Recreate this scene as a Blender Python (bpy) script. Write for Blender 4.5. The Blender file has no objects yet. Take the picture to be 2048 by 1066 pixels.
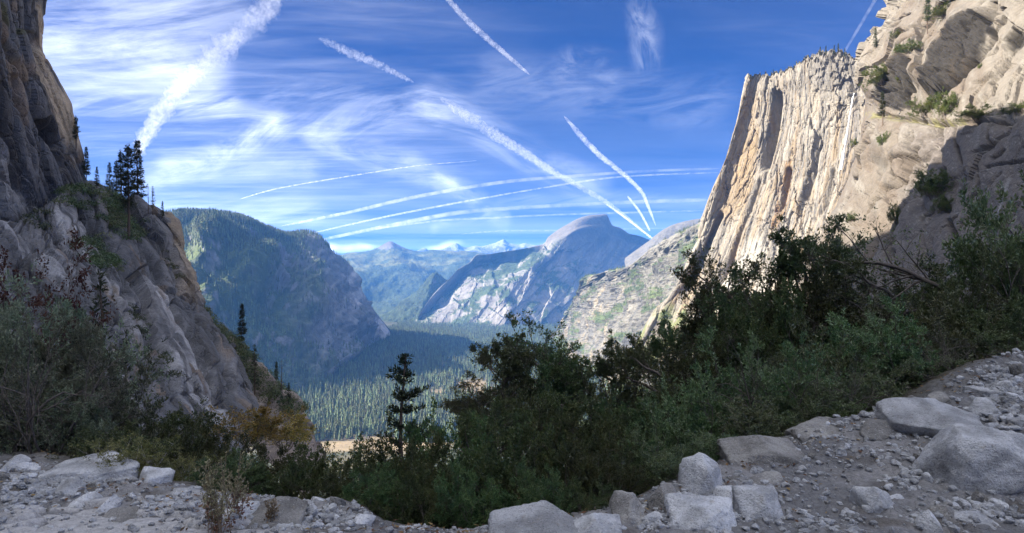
import bpy, math, random
import numpy as np

# ------------------------------------------------------------------ camera, sky, sun, exposure
scene = bpy.context.scene
COL = scene.collection
F, CX, HY = 1334.0, 1024.0, 565.0          # focal length / centre column / eye-level row of the photograph (2048 px wide)

cam_d = bpy.data.cameras.new('camera')
cam = bpy.data.objects.new('camera', cam_d)
COL.objects.link(cam)
cam_d.sensor_width = 36.0
cam_d.lens = 36.0 * F / 2048.0
cam_d.shift_y = 32.0 / 2048.0
cam_d.clip_start = 0.1
cam_d.clip_end = 600000.0
cam.location = (0, 0, 0)
cam.rotation_euler = (math.radians(90), 0, 0)
scene.camera = cam

SUN_EL = math.radians(33.0)
SUN_AZ = math.radians(180.0 + 3.0)           # direction towards the sun, measured from +X counter-clockwise: left, a touch behind
SUN_DIR = (math.cos(SUN_EL) * math.cos(SUN_AZ), math.cos(SUN_EL) * math.sin(SUN_AZ), math.sin(SUN_EL))

sun_d = bpy.data.lights.new('sun', 'SUN')
sun_d.energy = 2.0
sun_d.angle = math.radians(0.5)
sun_d.color = (1.0, 0.92, 0.80)
sun = bpy.data.objects.new('sun', sun_d)
COL.objects.link(sun)
import mathutils
sun.rotation_euler = mathutils.Vector(SUN_DIR).to_track_quat('Z', 'Y').to_euler()

vs = scene.view_settings
vs.view_transform = 'Standard'
vs.look = 'None'
vs.gamma = 1.0
vs.use_curve_mapping = False
vs.exposure = 3.3
SKY_STRENGTH = 0.15

scene.render.engine = 'CYCLES'
cy = scene.cycles
cy.use_denoising = True
try:
    cy.denoiser = 'OPENIMAGEDENOISE'
    cy.denoising_input_passes = 'RGB_ALBEDO_NORMAL'
    cy.denoising_prefilter = 'ACCURATE'
except Exception:
    pass
cy.max_bounces = 8
cy.diffuse_bounces = 4
cy.glossy_bounces = 2
cy.transmission_bounces = 4
cy.volume_bounces = 1
cy.transparent_max_bounces = 24
cy.sample_clamp_indirect = 6.0


class NT:
    """small helper round a node tree"""
    def __init__(self, tree):
        self.t = tree
        self.n = tree.nodes
        self.l = tree.links

    def new(self, typ, **kw):
        nd = self.n.new(typ)
        for k, v in kw.items():
            setattr(nd, k, v)
        return nd

    def link(self, a, b):
        self.l.new(a, b)

    def val(self, sock, v):
        if isinstance(v, bpy.types.NodeSocket):
            self.l.new(v, sock)
        else:
            sock.default_value = v

    def math(self, op, a, b=0.0, c=0.0, clamp=False):
        nd = self.new('ShaderNodeMath', operation=op, use_clamp=clamp)
        self.val(nd.inputs[0], a)
        self.val(nd.inputs[1], b)
        self.val(nd.inputs[2], c)
        return nd.outputs[0]

    def mix(self, fac, a, b, blend='MIX'):
        nd = self.new('ShaderNodeMix', data_type='RGBA', blend_type=blend)
        self.val(nd.inputs['Factor'], fac)
        self.val(nd.inputs[6], a)
        self.val(nd.inputs[7], b)
        return nd.outputs[2]

    def noise(self, vec, scale, detail=4.0, rough=0.55, dist=0.0, dims='3D'):
        nd = self.new('ShaderNodeTexNoise', noise_dimensions=dims)
        if vec is not None:
            self.link(vec, nd.inputs['Vector'])
        nd.inputs['Scale'].default_value = scale
        nd.inputs['Detail'].default_value = detail
        nd.inputs['Roughness'].default_value = rough
        nd.inputs['Distortion'].default_value = dist
        return nd.outputs[0]

    def ramp(self, fac, lo, hi, a=0.0, b=1.0, smooth=True):
        nd = self.new('ShaderNodeMapRange', interpolation_type='SMOOTHSTEP' if smooth else 'LINEAR', clamp=True)
        self.val(nd.inputs['Value'], fac)
        nd.inputs['From Min'].default_value = lo
        nd.inputs['From Max'].default_value = hi
        nd.inputs['To Min'].default_value = a
        nd.inputs['To Max'].default_value = b
        return nd.outputs[0]

    def combine(self, x, y, z=0.0):
        nd = self.new('ShaderNodeCombineXYZ')
        self.val(nd.inputs[0], x)
        self.val(nd.inputs[1], y)
        self.val(nd.inputs[2], z)
        return nd.outputs[0]

    def vmath(self, op, a, b=None, scale=None):
        nd = self.new('ShaderNodeVectorMath', operation=op)
        self.val(nd.inputs[0], a)
        if b is not None:
            self.val(nd.inputs[1], b)
        if scale is not None:
            self.val(nd.inputs['Scale'], scale)
        return nd.outputs['Value'] if op in ('DOT_PRODUCT', 'LENGTH', 'DISTANCE') else nd.outputs[0]


def make_world():
    world = bpy.data.worlds.new('World')
    scene.world = world
    world.use_nodes = True
    T = NT(world.node_tree)
    for nd in list(T.n):
        T.n.remove(nd)
    sky = T.new('ShaderNodeTexSky', sky_type='NISHITA')
    sky.sun_disc = False
    sky.sun_elevation = SUN_EL
    sky.sun_rotation = math.radians(90.0) - SUN_AZ
    sky.altitude = 1700.0
    sky.air_density = 1.0
    sky.dust_density = 0.25
    sky.ozone_density = 2.2
    d = T.vmath('NORMALIZE', T.new('ShaderNodeTexCoord').outputs['Generated'])
    sep = T.new('ShaderNodeSeparateXYZ')
    T.link(d, sep.inputs[0])
    dx, dy, dz = sep.outputs
    # a sheet of high cloud: the direction is projected to a flat layer overhead
    h = T.math('MAXIMUM', dz, 0.0)
    inv = T.math('DIVIDE', 1.0, T.math('ADD', h, 0.06))
    P = T.combine(T.math('MULTIPLY', dx, inv), T.math('MULTIPLY', dy, inv))

    def stretched(angle, sx, sy, scale, detail=5.0, rough=0.6, dist=0.6):
        mp = T.new('ShaderNodeMapping')
        T.link(P, mp.inputs['Vector'])
        mp.inputs['Rotation'].default_value = (0, 0, math.radians(angle))
        mp.inputs['Scale'].default_value = (sx, sy, 1.0)
        return T.noise(mp.outputs[0], scale, detail, rough, dist)
    # thin veil, thicker sunwards; unseen overhead, extra bright cloud added to lift the shade
    veil = T.math('MULTIPLY', T.ramp(stretched(25, 0.45, 1.0, 0.9, 6), 0.33, 0.66), T.math('ADD', T.ramp(dx, -0.75, 0.15, 0.24, 0.015), T.ramp(dz, 0.36, 0.85, 0.0, 0.85)))
    fine = T.ramp(stretched(-20, 0.35, 1.9, 3.2, 9, 0.70, 1.4), 0.40, 0.70)
    dens = T.math('MULTIPLY', veil, T.math('ADD', 0.45, T.math('MULTIPLY', fine, 0.55)))
    # named cirrus bands: polylines given as compass directions (tan of bearing, tan of height)
    ux = T.math('DIVIDE', dx, T.math('MAXIMUM', dy, 0.05))
    uz = T.math('DIVIDE', dz, T.math('MAXIMUM', dy, 0.05))
    U = T.combine(ux, uz)
    wob = T.new('ShaderNodeTexNoise')
    T.link(U, wob.inputs['Vector'])
    wob.inputs['Scale'].default_value = 7.0
    wob.inputs['Detail'].default_value = 3.0
    off = T.vmath('SCALE', T.vmath('SUBTRACT', wob.outputs['Color'], (0.5, 0.5, 0.5)), scale=0.055)
    Uw = T.vmath('ADD', U, off)
    front = T.ramp(dy, 0.1, 0.35)

    def band(ax, ay, bx, by, w, strength, grain=(1.0, 5.0), sc=24.0, lo=0.36, hi=0.68):
        nonlocal dens
        a = ((ax - CX) / F, (HY - ay) / F, 0.0)
        b = ((bx - CX) / F, (HY - by) / F, 0.0)
        ab = (b[0] - a[0], b[1] - a[1], 0.0)
        L2 = ab[0] ** 2 + ab[1] ** 2
        ang = math.atan2(ab[1], ab[0])
        pa = T.vmath('SUBTRACT', Uw, a)
        t = T.math('DIVIDE', T.vmath('DOT_PRODUCT', pa, ab), L2, clamp=True)
        q = T.vmath('SUBTRACT', pa, T.vmath('SCALE', ab, scale=t))
        dist = T.vmath('LENGTH', q)
        m = T.ramp(dist, w / F, 0.0)
        mp = T.new('ShaderNodeMapping', vector_type='TEXTURE')
        T.link(U, mp.inputs['Vector'])
        mp.inputs['Rotation'].default_value = (0, 0, ang + math.radians(12))
        mp.inputs['Scale'].default_value = (grain[1], grain[0], 1.0)
        g = T.ramp(T.noise(mp.outputs[0], sc, 9.0, 0.70, 1.2), lo, hi)
        v = T.math('MULTIPLY', T.math('MULTIPLY', m, g), strength * 0.27)
        dens = T.math('ADD', dens, T.math('MULTIPLY', v, front))
    band(300, 350, 560, 268, 46, 0.62, (1.0, 3.0), 16)
    band(575, 262, 850, 222, 62, 0.42, (1.0, 3.0), 16)
    band(380, 205, 560, 240, 45, 0.45, (1.0, 4.0))
    band(90, 215, 470, 205, 42, 0.55, (1.0, 6.0))
    band(100, 40, 330, 90, 170, 0.62, (1.0, 5.0), 9)
    band(90, 110, 420, 150, 70, 0.5, (1.0, 7.0), 12)
    band(260, 20, 480, 40, 60, 0.4, (1.0, 6.0), 12)
    band(330, 330, 620, 345, 40, 0.35, (1.0, 7.0), 14)
    band(120, 120, 260, 180, 70, 0.35, (1.0, 5.0), 9)
    band(560, 190, 840, 185, 48, 0.25, (1.0, 4.0))
    band(640, 280, 900, 375, 42, 0.42, (1.0, 4.0))
    band(880, 360, 1000, 440, 32, 0.38, (1.0, 3.0))
    band(860, 200, 1180, 380, 62, 0.42, (1.0, 5.0))
    band(1285, 10, 1300, 110, 42, 0.33, (1.0, 3.0))
    band(1140, 130, 1200, 140, 60, 0.25, (1.0, 2.0))
    band(1000, 170, 1420, 200, 90, 0.16, (1.0, 4.0))
    band(320, 410, 620, 425, 46, 0.42, (1.0, 9.0))
    band(640, 499, 760, 494, 15, 2.6, (1.0, 10.0), 8, 0.10, 0.45)
    band(760, 494, 1090, 490, 12, 1.3, (1.0, 10.0), 8, 0.15, 0.5)
    band(880, 455, 1010, 428, 18, 0.35, (1.0, 3.0))
    band(1000, 405, 1420, 400, 22, 0.3, (1.0, 8.0))
    # a pale band low over the horizon, all the way round
    low = T.ramp(dz, 0.26, 0.03)
    low = T.math('MULTIPLY', low, T.math('ADD', 0.01, T.math('MULTIPLY', T.ramp(stretched(8, 0.12, 0.5, 1.2, 5), 0.35, 0.7), 0.10)))
    dens = T.math('MINIMUM', T.math('ADD', dens, low), 0.96)
    skyc = T.mix(1.0, sky.outputs[0], (0.012, 0.027, 0.066, 1.0), 'MULTIPLY')
    cloud = (3.3, 3.35, 3.45, 1.0)
    col = T.mix(dens, skyc, cloud)
    bg = T.new('ShaderNodeBackground')
    T.link(col, bg.inputs['Color'])
    bg.inputs['Strength'].default_value = SKY_STRENGTH
    out = T.new('ShaderNodeOutputWorld')
    T.link(bg.outputs[0], out.inputs['Surface'])
    world.cycles.sampling_method = 'MANUAL'
    world.cycles.sample_map_resolution = 1024


make_world()

# ------------------------------------------------------------------ helpers


def at(px, py, d):
    """a point d metres ahead seen in that direction from the trail"""
    return ((px - CX) / F * d, d, (HY - py) / F * d)


def tag(o, label=None, cat=None, group=None, kind=None):
    if label: o['label'] = label
    if cat: o['category'] = cat
    if group: o['group'] = group
    if kind: o['kind'] = kind
    return o


def empty(name, loc, rz=0.0, sc=1.0):
    o = bpy.data.objects.new(name, None)
    o.empty_display_size = 0.2
    o.location = loc
    o.rotation_euler = (0, 0, rz)
    o.scale = (sc, sc, sc) if not isinstance(sc, tuple) else sc
    COL.objects.link(o)
    return o


def mesh_from(name, V, faces, mat, col=None, smooth=False):
    """faces: an (n,k) array or a list of them with different k"""
    me = bpy.data.meshes.new(name)
    V = np.asarray(V, np.float32)
    if not isinstance(faces, (list, tuple)):
        faces = [faces]
    faces = [np.asarray(f, np.int32) for f in faces if len(f)]
    nl = sum(f.size for f in faces)
    nf = sum(len(f) for f in faces)
    me.vertices.add(len(V))
    me.vertices.foreach_set('co', V.ravel())
    me.loops.add(nl)
    me.polygons.add(nf)
    me.loops.foreach_set('vertex_index', np.concatenate([f.ravel() for f in faces]))
    tot = np.concatenate([np.full(len(f), f.shape[1], np.int32) for f in faces])
    st = np.concatenate([[0], np.cumsum(tot)[:-1]]).astype(np.int32)
    me.polygons.foreach_set('loop_start', st)
    me.polygons.foreach_set('loop_total', tot)
    me.polygons.foreach_set('use_smooth', np.full(nf, smooth))
    me.update(calc_edges=True)
    if col is not None:
        a = me.attributes.new('Col', 'FLOAT_COLOR', 'POINT')
        c = np.ones((len(V), 4), np.float32)
        c[:, :3] = col
        a.data.foreach_set('color', c.ravel())
    if mat is not None:
        for m in (mat if isinstance(mat, (list, tuple)) else [mat]):
            me.materials.append(m)
    return me


def add_obj(name, me, parent=None, loc=None):
    o = bpy.data.objects.new(name, me)
    COL.objects.link(o)
    if parent is not None: o.parent = parent
    if loc is not None: o.location = loc
    return o


def grid_faces(nv, nu):
    i = np.arange(nv * nu).reshape(nv, nu)
    return np.stack([i[:-1, :-1], i[1:, :-1], i[1:, 1:], i[:-1, 1:]], -1).reshape(-1, 4)


def _hash(ix, iy, iz, seed):
    h = (ix.astype(np.uint32) * np.uint32(374761393) + iy.astype(np.uint32) * np.uint32(668265263)
         + iz.astype(np.uint32) * np.uint32(2246822519) + np.uint32((seed * 3266489917 + 12345) & 0xffffffff))
    h = (h ^ (h >> np.uint32(13))) * np.uint32(1274126177)
    h = (h ^ (h >> np.uint32(16))) * np.uint32(2246822519)
    return h ^ (h >> np.uint32(15))


_G = np.array([[1, 1, 0], [-1, 1, 0], [1, -1, 0], [-1, -1, 0], [1, 0, 1], [-1, 0, 1], [1, 0, -1], [-1, 0, -1],
               [0, 1, 1], [0, -1, 1], [0, 1, -1], [0, -1, -1], [1, 1, 0], [-1, 1, 0], [0, -1, 1], [0, -1, -1]], np.float32)


def perlin(p, seed=0):
    p = np.asarray(p, np.float32)
    i = np.floor(p)
    f = p - i
    i = i.astype(np.int64)
    w = f * f * f * (f * (f * 6 - 15) + 10)
    r = 0
    for a in (0, 1):
        wx = w[:, 0] if a else 1 - w[:, 0]
        for b in (0, 1):
            wy = w[:, 1] if b else 1 - w[:, 1]
            for c in (0, 1):
                wz = w[:, 2] if c else 1 - w[:, 2]
                g = _G[_hash(i[:, 0] + a, i[:, 1] + b, i[:, 2] + c, seed) & np.uint32(15)]
                r = r + wx * wy * wz * (g[:, 0] * (f[:, 0] - a) + g[:, 1] * (f[:, 1] - b) + g[:, 2] * (f[:, 2] - c))
    return r


def fbm(p, octv=4, seed=0, gain=0.5, lac=2.03):
    p = np.asarray(p, np.float32)
    a, s, r = 1.0, 1.0, 0
    for k in range(octv):
        r = r + a * perlin(p * s + 17.3 * k, seed + k)
        a *= gain
        s *= lac
    return r


def ridged(p, octv=4, seed=0, gain=0.5):
    a, s, r, t = 1.0, 1.0, 0, 0
    for k in range(octv):
        r = r + a * (1 - np.abs(perlin(p * s + 9.1 * k, seed + k)) * 2)
        t += a
        a *= gain
        s *= 2.03
    return r / t


def worley(p, seed=0):
    """nearest and second nearest cell distance and the cell's own random number"""
    p = np.asarray(p, np.float32)
    i = np.floor(p).astype(np.int64)
    f1 = np.full(len(p), 9.0, np.float32)
    f2 = f1.copy()
    cid = np.zeros(len(p), np.float32)
    flat = np.ptp(p[:, 2]) == 0
    for a in (-1, 0, 1):
        for b in (-1, 0, 1):
            for c in ((0,) if flat else (-1, 0, 1)):
                q = i + np.array([a, b, c])
                h = _hash(q[:, 0], q[:, 1], q[:, 2], seed)
                o = np.stack([(h & np.uint32(1023)), (h >> np.uint32(10)) & np.uint32(1023), (h >> np.uint32(20)) & np.uint32(1023)], 1) / 1023.0
                if flat: o[:, 2] = 0
                dd = np.sqrt((((q + o) - p) ** 2).sum(1)).astype(np.float32)
                near = dd < f1
                f2 = np.where(near, f1, np.minimum(f2, dd))
                cid = np.where(near, ((h >> np.uint32(5)) & np.uint32(0xffff)) / 65535.0, cid)
                f1 = np.where(near, dd, f1)
    return f1, f2, cid


def plates(a, b, seed, tilt=.8):
    """flat faced blocks with sharp edges: a height for every point of the plane (a, b), and the distance to the nearest joint"""
    a = np.asarray(a, np.float32)
    b = np.asarray(b, np.float32)
    i, j = np.floor(a).astype(np.int64), np.floor(b).astype(np.int64)
    f1 = np.full(a.shape, 9.0, np.float32)
    f2 = f1.copy()
    val = np.zeros(a.shape, np.float32)
    for u in (-1, 0, 1):
        for v in (-1, 0, 1):
            h = _hash(i + u, j + v, i * 0, seed)
            ox = (i + u + (h & np.uint32(1023)) / 1023.0) - a
            oy = (j + v + ((h >> np.uint32(10)) & np.uint32(1023)) / 1023.0) - b
            dd = np.hypot(ox, oy).astype(np.float32)
            h2 = _hash(i + u, j + v, i * 0 + 1, seed + 5)
            w = ((h2 & np.uint32(255)) / 255.0 - .5) + tilt * (((h2 >> np.uint32(8)) & np.uint32(255)) / 255.0 - .5) * ox + tilt * (((h2 >> np.uint32(16)) & np.uint32(255)) / 255.0 - .5) * oy
            near = dd < f1
            f2 = np.where(near, f1, np.minimum(f2, dd))
            val = np.where(near, w, val)
            f1 = np.where(near, dd, f1)
    return val, f2 - f1


def sstep(x, a, b):
    t = np.clip((x - a) / (b - a), 0, 1)
    return t * t * (3 - 2 * t)


def lerp(a, b, t):
    return a + (b - a) * t


def mixc(c, target, m):
    return c + (np.asarray(target, np.float32) - c) * np.clip(m, 0, 1)[:, None]


def _cr(ctrl, n):
    """Catmull-Rom along axis 0"""
    m = len(ctrl)
    t = np.linspace(0, m - 1, n)
    k = np.minimum(t.astype(int), m - 2)
    f = (t - k).reshape((-1,) + (1,) * (ctrl.ndim - 1))
    p0, p1, p2, p3 = ctrl[np.maximum(k - 1, 0)], ctrl[k], ctrl[k + 1], ctrl[np.minimum(k + 2, m - 1)]
    return 0.5 * (2 * p1 + (p2 - p0) * f + (2 * p0 - 5 * p1 + 4 * p2 - p3) * f ** 2 + (3 * p1 - p0 - 3 * p2 + p3) * f ** 3)


def loft(ctrl, nv, nu):
    c = np.asarray(ctrl, float)
    c = _cr(c, nv)
    c = _cr(np.swapaxes(c, 0, 1), nu)
    P = np.swapaxes(c, 0, 1)
    return P


def normals(P, eye=(0, 0, 0)):
    du = np.gradient(P, axis=1)
    dv = np.gradient(P, axis=0)
    n = np.cross(du, dv)
    n /= np.linalg.norm(n, axis=-1, keepdims=True) + 1e-9
    c = ((np.asarray(eye) - P) * n).sum(-1)
    if np.median(np.sign(c)) < 0: n = -n
    return n


def proj(P):
    y = np.maximum(P[..., 1], 1e-3)
    return CX + F * P[..., 0] / y, HY - F * P[..., 2] / y


def seg_dist(px, py, pts):
    """distance of each vertex (seen from the trail) to a polyline, and how far along it lies"""
    best = np.full(px.shape, 1e9)
    along = np.zeros(px.shape)
    tot = len(pts) - 1
    for k in range(tot):
        (ax, ay), (bx, by) = pts[k][:2], pts[k + 1][:2]
        L2 = (bx - ax) ** 2 + (by - ay) ** 2
        t = np.clip(((px - ax) * (bx - ax) + (py - ay) * (by - ay)) / L2, 0, 1)
        d = np.hypot(px - ax - t * (bx - ax), py - ay - t * (by - ay))
        along = np.where(d < best, (k + t) / tot, along)
        best = np.minimum(best, d)
    return best, along


def in_poly(px, py, pts, soft=6.0):
    """soft mask of a polygon"""
    ins = np.zeros(px.shape, bool)
    n = len(pts)
    for k in range(n):
        (ax, ay), (bx, by) = pts[k], pts[(k + 1) % n]
        cond = ((ay > py) != (by > py)) & (px < (bx - ax) * (py - ay) / ((by - ay) if by != ay else 1e-9) + ax)
        ins ^= cond
    d, _ = seg_dist(px, py, list(pts) + [pts[0]])
    return sstep(np.where(ins, d, -d), -soft, soft)


class Land:
    """a displaced sheet of rock or earth; keeps its points so that things can be set down on it"""
    all = []

    def __init__(self, name, P, col, mat, label=None, kind='structure', smooth=False):
        nv, nu = P.shape[:2]
        me = mesh_from(name, P.reshape(-1, 3), grid_faces(nv, nu), mat, col, smooth=smooth)
        self.o = add_obj(name, me)
        tag(self.o, label, None, None, kind)
        self.P = P.reshape(-1, 3)
        self.px, self.py = proj(self.P)

    def pick(self, px, py, r=8):
        """the point of this land that is seen in that direction"""
        d = np.hypot(self.px - px, self.py - py)
        d = np.where(self.P[:, 1] > 1, d, 1e9)
        m = np.where(d < max(r, d.min() + 0.5))[0]
        k = m[np.argmin(self.P[m, 1] + 12 * d[m])]
        return self.P[k]


# ------------------------------------------------------------------ materials


def new_mat(name):
    m = bpy.data.materials.new(name)
    m.use_nodes = True
    T = NT(m.node_tree)
    b = T.n['Principled BSDF']
    return m, T, b


def rock_mat(name, grain, bump=1.0, speck=0.25, rough=0.9, stretch=None, joints=0.35):
    """grain: size in metres of the coarsest relief the material carries"""
    m, T, b = new_mat(name)
    pos = T.new('ShaderNodeNewGeometry').outputs['Position']
    if stretch:
        mp = T.new('ShaderNodeMapping')
        T.link(pos, mp.inputs['Vector'])
        mp.inputs['Scale'].default_value = stretch
        vec = mp.outputs[0]
    else:
        vec = pos
    at_ = T.new('ShaderNodeAttribute', attribute_name='Col')
    n1 = T.noise(vec, 1.0 / grain, 7.0, 0.66)
    n2 = T.noise(pos, 5.0 / grain, 5.0, 0.7)
    v = T.math('ADD', T.math('MULTIPLY', T.ramp(n1, 0.3, 0.7, -1, 1, False), speck), T.math('MULTIPLY', T.ramp(n2, 0.3, 0.7, -1, 1, False), speck * 0.7))
    f = T.math('MAXIMUM', T.math('ADD', v, 1.0), 0.15)
    sc = T.vmath('SCALE', at_.outputs['Color'], scale=f)
    T.link(sc, b.inputs['Base Color'])
    b.inputs['Roughness'].default_value = rough
    b.inputs['Specular IOR Level'].default_value = 0.25
    # narrow joints between blocks
    wv = T.new('ShaderNodeTexNoise')
    T.link(vec, wv.inputs['Vector'])
    wv.inputs['Scale'].default_value = 0.7 / grain
    jo = T.vmath('ADD', vec, T.vmath('SCALE', T.vmath('SUBTRACT', wv.outputs['Color'], (.5, .5, .5)), scale=grain * 2.2))
    vo = T.new('ShaderNodeTexVoronoi', feature='DISTANCE_TO_EDGE')
    T.link(jo, vo.inputs['Vector'])
    vo.inputs['Scale'].default_value = 0.42 / grain
    joint = T.ramp(vo.outputs['Distance'], 0.0, 0.07)
    rd = T.new('ShaderNodeTexNoise', noise_type='RIDGED_MULTIFRACTAL')
    T.link(vec, rd.inputs['Vector'])
    rd.inputs['Scale'].default_value = 0.6 / grain
    rd.inputs['Detail'].default_value = 5.0
    hgt = T.math('ADD', n1, T.math('MULTIPLY', n2, 0.35))
    hgt = T.math('ADD', hgt, T.math('MULTIPLY', joint, joints))
    hgt = T.math('ADD', hgt, T.math('MULTIPLY', rd.outputs[0], 0.30))
    bp = T.new('ShaderNodeBump')
    bp.inputs['Strength'].default_value = 1.0
    bp.inputs['Distance'].default_value = grain * bump
    T.link(hgt, bp.inputs['Height'])
    T.link(bp.outputs[0], b.inputs['Normal'])
    return m


def joint_lines(px, py, q, seed, n, box, direction, length, spread=10, depth=(.8, 2.4), width=(1.1, 2.0)):
    """narrow open joints scattered over a face: how far they cut in"""
    rr = random.Random(seed)
    wx, wy = 5 * fbm(q * 1.5, 3, seed), 5 * fbm(q * 1.5, 3, seed + 1)
    cut = np.zeros(px.shape)
    for _ in range(n):
        x0, y0 = rr.uniform(box[0], box[2]), rr.uniform(box[1], box[3])
        ln = rr.uniform(*length)
        th = math.radians(rr.gauss(direction, spread))
        near = (np.abs(px - x0) < ln + 20) & (np.abs(py - y0) < ln + 20)
        k = np.where(near)[0]
        if not len(k): continue
        d, a = seg_dist(px[k] + wx[k], py[k] + wy[k], [(x0, y0), (x0 + math.cos(th) * ln, y0 + math.sin(th) * ln)])
        cut[k] += rr.uniform(*depth) * np.exp(-(d / rr.uniform(*width)) ** 2) * sstep(a, 0, .15) * sstep(a, 1, .85)
    return cut


def leaf_mat(name, base, var=0.35, rough=0.45, transl=0.25, spec=0.4, hue=0.03):
    m, T, b = new_mat(name)
    at_ = T.new('ShaderNodeAttribute', attribute_name='Col')
    oi = T.new('ShaderNodeObjectInfo')
    k = T.ramp(oi.outputs['Random'], 0, 1, 1 - var, 1 + var, False)
    c = T.vmath('SCALE', at_.outputs['Color'], scale=k)
    c = T.mix(1.0, c, (base[0], base[1], base[2], 1), 'MULTIPLY')
    hs = T.new('ShaderNodeHueSaturation')
    T.link(c, hs.inputs['Color'])
    T.link(T.ramp(oi.outputs['Random'], 0, 1, 0.5 - hue, 0.5 + hue, False), hs.inputs['Hue'])
    T.link(hs.outputs[0], b.inputs['Base Color'])
    b.inputs['Roughness'].default_value = rough
    b.inputs['Specular IOR Level'].default_value = spec
    tr = T.new('ShaderNodeBsdfTranslucent')
    T.link(hs.outputs[0], tr.inputs['Color'])
    mx = T.new('ShaderNodeMixShader')
    mx.inputs[0].default_value = transl
    T.link(b.outputs[0], mx.inputs[1])
    T.link(tr.outputs[0], mx.inputs[2])
    T.link(mx.outputs[0], T.n['Material Output'].inputs['Surface'])
    return m


def bark_mat(name, base, scale=30.0):
    m, T, b = new_mat(name)
    tc = T.new('ShaderNodeTexCoord').outputs['Object']
    mp = T.new('ShaderNodeMapping')
    T.link(tc, mp.inputs['Vector'])
    mp.inputs['Scale'].default_value = (1, 1, 0.25)
    n = T.noise(mp.outputs[0], scale, 5, 0.65)
    c = T.mix(n, (base[0] * 0.45, base[1] * 0.45, base[2] * 0.45, 1), (base[0] * 1.5, base[1] * 1.5, base[2] * 1.5, 1))
    T.link(c, b.inputs['Base Color'])
    b.inputs['Roughness'].default_value = 0.9
    bp = T.new('ShaderNodeBump')
    bp.inputs['Distance'].default_value = 0.4 / scale
    T.link(n, bp.inputs['Height'])
    T.link(bp.outputs[0], b.inputs['Normal'])
    return m
# ------------------------------------------------------------------ far mountains, valley, cliffs
GRANITE = np.array([0.23, 0.21, 0.18], np.float32)
PALE = np.array([0.29, 0.27, 0.235], np.float32)
GREY = np.array([0.13, 0.125, 0.12], np.float32)
DARK = np.array([0.10, 0.095, 0.09], np.float32)
OCHRE = np.array([0.45, 0.31, 0.155], np.float32)
TAN = np.array([0.40, 0.31, 0.22], np.float32)
FOREST = np.array([0.045, 0.065, 0.028], np.float32)
SCRUB = np.array([0.11, 0.135, 0.05], np.float32)
VZ = -500.0                                   # the valley floor lies half a kilometre below the trail

M_FARROCK = rock_mat('distant_granite', 45.0, 0.35, 0.22, joints=0.05)
M_PEAK = rock_mat('distant_peak_rock', 140.0, 0.4, 0.25, joints=0.0)
M_WALL = rock_mat('sunlit_granite', 7.0, 0.26, 0.24, stretch=(1, 1, 0.55))
M_SLAB = rock_mat('slab_granite', 3.0, 0.16, 0.22)
M_CLIFF = rock_mat('dark_granite', 2.4, 0.22, 0.28)

LANDS = {}


def rows_between(sky, base, fr, pw=0.8):
    """control rows from a skyline to a foot line; fr: fractions; columns are (px, py, d)"""
    sky = np.asarray(sky, float)
    base = np.asarray(base, float)
    out = []
    for f in fr:
        r = sky + (base - sky) * f
        r[:, 2] = sky[:, 2] + (base[:, 2] - sky[:, 2]) * f ** pw
        out.append(r)
    return np.stack(out)


def to_xyz(c):
    c = np.asarray(c, float)
    d = c[..., 2]
    return np.stack([(c[..., 0] - CX) / F * d, d, (HY - c[..., 1]) / F * d], -1)


def behind(row, dd, dz):
    """a row on the far side of a ridge, so that the mountain has a back"""
    r = row.copy()
    r[:, 1] += dd
    r[:, 0] *= (r[:, 1]) / row[:, 1]
    r[:, 2] -= dz
    return r


def base_row(pts):
    """foot line on the valley floor from (px, py) alone"""
    return [(x, y, (VZ - 30) * F / (HY - y)) for x, y in pts]


def veg_colour(P, N, col, freq, lo=0.0, seed=5, steep=0.62, dark=FOREST, light=SCRUB):
    """trees and scrub settle where the ground is less steep"""
    p = P.reshape(-1, 3)
    n = N.reshape(-1, 3)
    f = fbm(p * freq, 5, seed)
    m = sstep(n[:, 2] - steep + 0.45 * f + lo, -0.10, 0.12)
    tone = sstep(fbm(p * freq * 2.3, 3, seed + 9), -0.3, 0.4)
    c = dark + (light - dark) * tone[:, None]
    return col + (c - col) * m[:, None], m


# ---- valley floor: one sheet to the far ridge
def valley():
    gx = np.linspace(-9000, 9000, 180)
    gy = np.concatenate([np.linspace(500, 1500, 12)[:-1], np.linspace(1500, 9500, 190)[:-1], np.linspace(9500, 26000, 30)])
    X, Y = np.meshgrid(gx, gy)
    p = np.stack([X.ravel(), Y.ravel(), np.zeros(X.size)], 1)
    Z = VZ + 5 * fbm(p * 0.002, 3, 3)
    Z = Z + sstep(p[:, 1], 9000, 20000) * 60 - 12 * sstep(p[:, 1], 1500, 500)
    P = np.stack([X, Y, Z.reshape(X.shape)], -1)
    n1 = fbm(p * 0.006, 4, 21)
    col = np.tile(np.array([0.045, 0.05, 0.028], np.float32), (len(p), 1))
    col = mixc(col, (0.11, 0.095, 0.05), sstep(n1, 0.05, 0.45))
    x, y = p[:, 0], p[:, 1]
    md = np.zeros(len(p))
    for cx, cyy, rx, ry, _ in MEADOWS:
        md = np.maximum(md, sstep(((x - cx) / rx) ** 2 + ((y - cyy) / ry) ** 2 + 0.55 * fbm(p * 0.009, 3, 8), 1.15, 0.75))
    gold = lerp(np.array([0.17, 0.135, 0.08]), np.array([0.23, 0.175, 0.105]), sstep(fbm(p * 0.02, 3, 4), -.3, .3)[:, None])
    col = col + (gold - col) * md[:, None]
    L = Land('valley_floor', P, col, rock_mat('valley_soil', 40.0, 0.05, 0.25), 'flat valley floor with dry golden meadows between conifers')
    LANDS['valley'] = L


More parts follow.
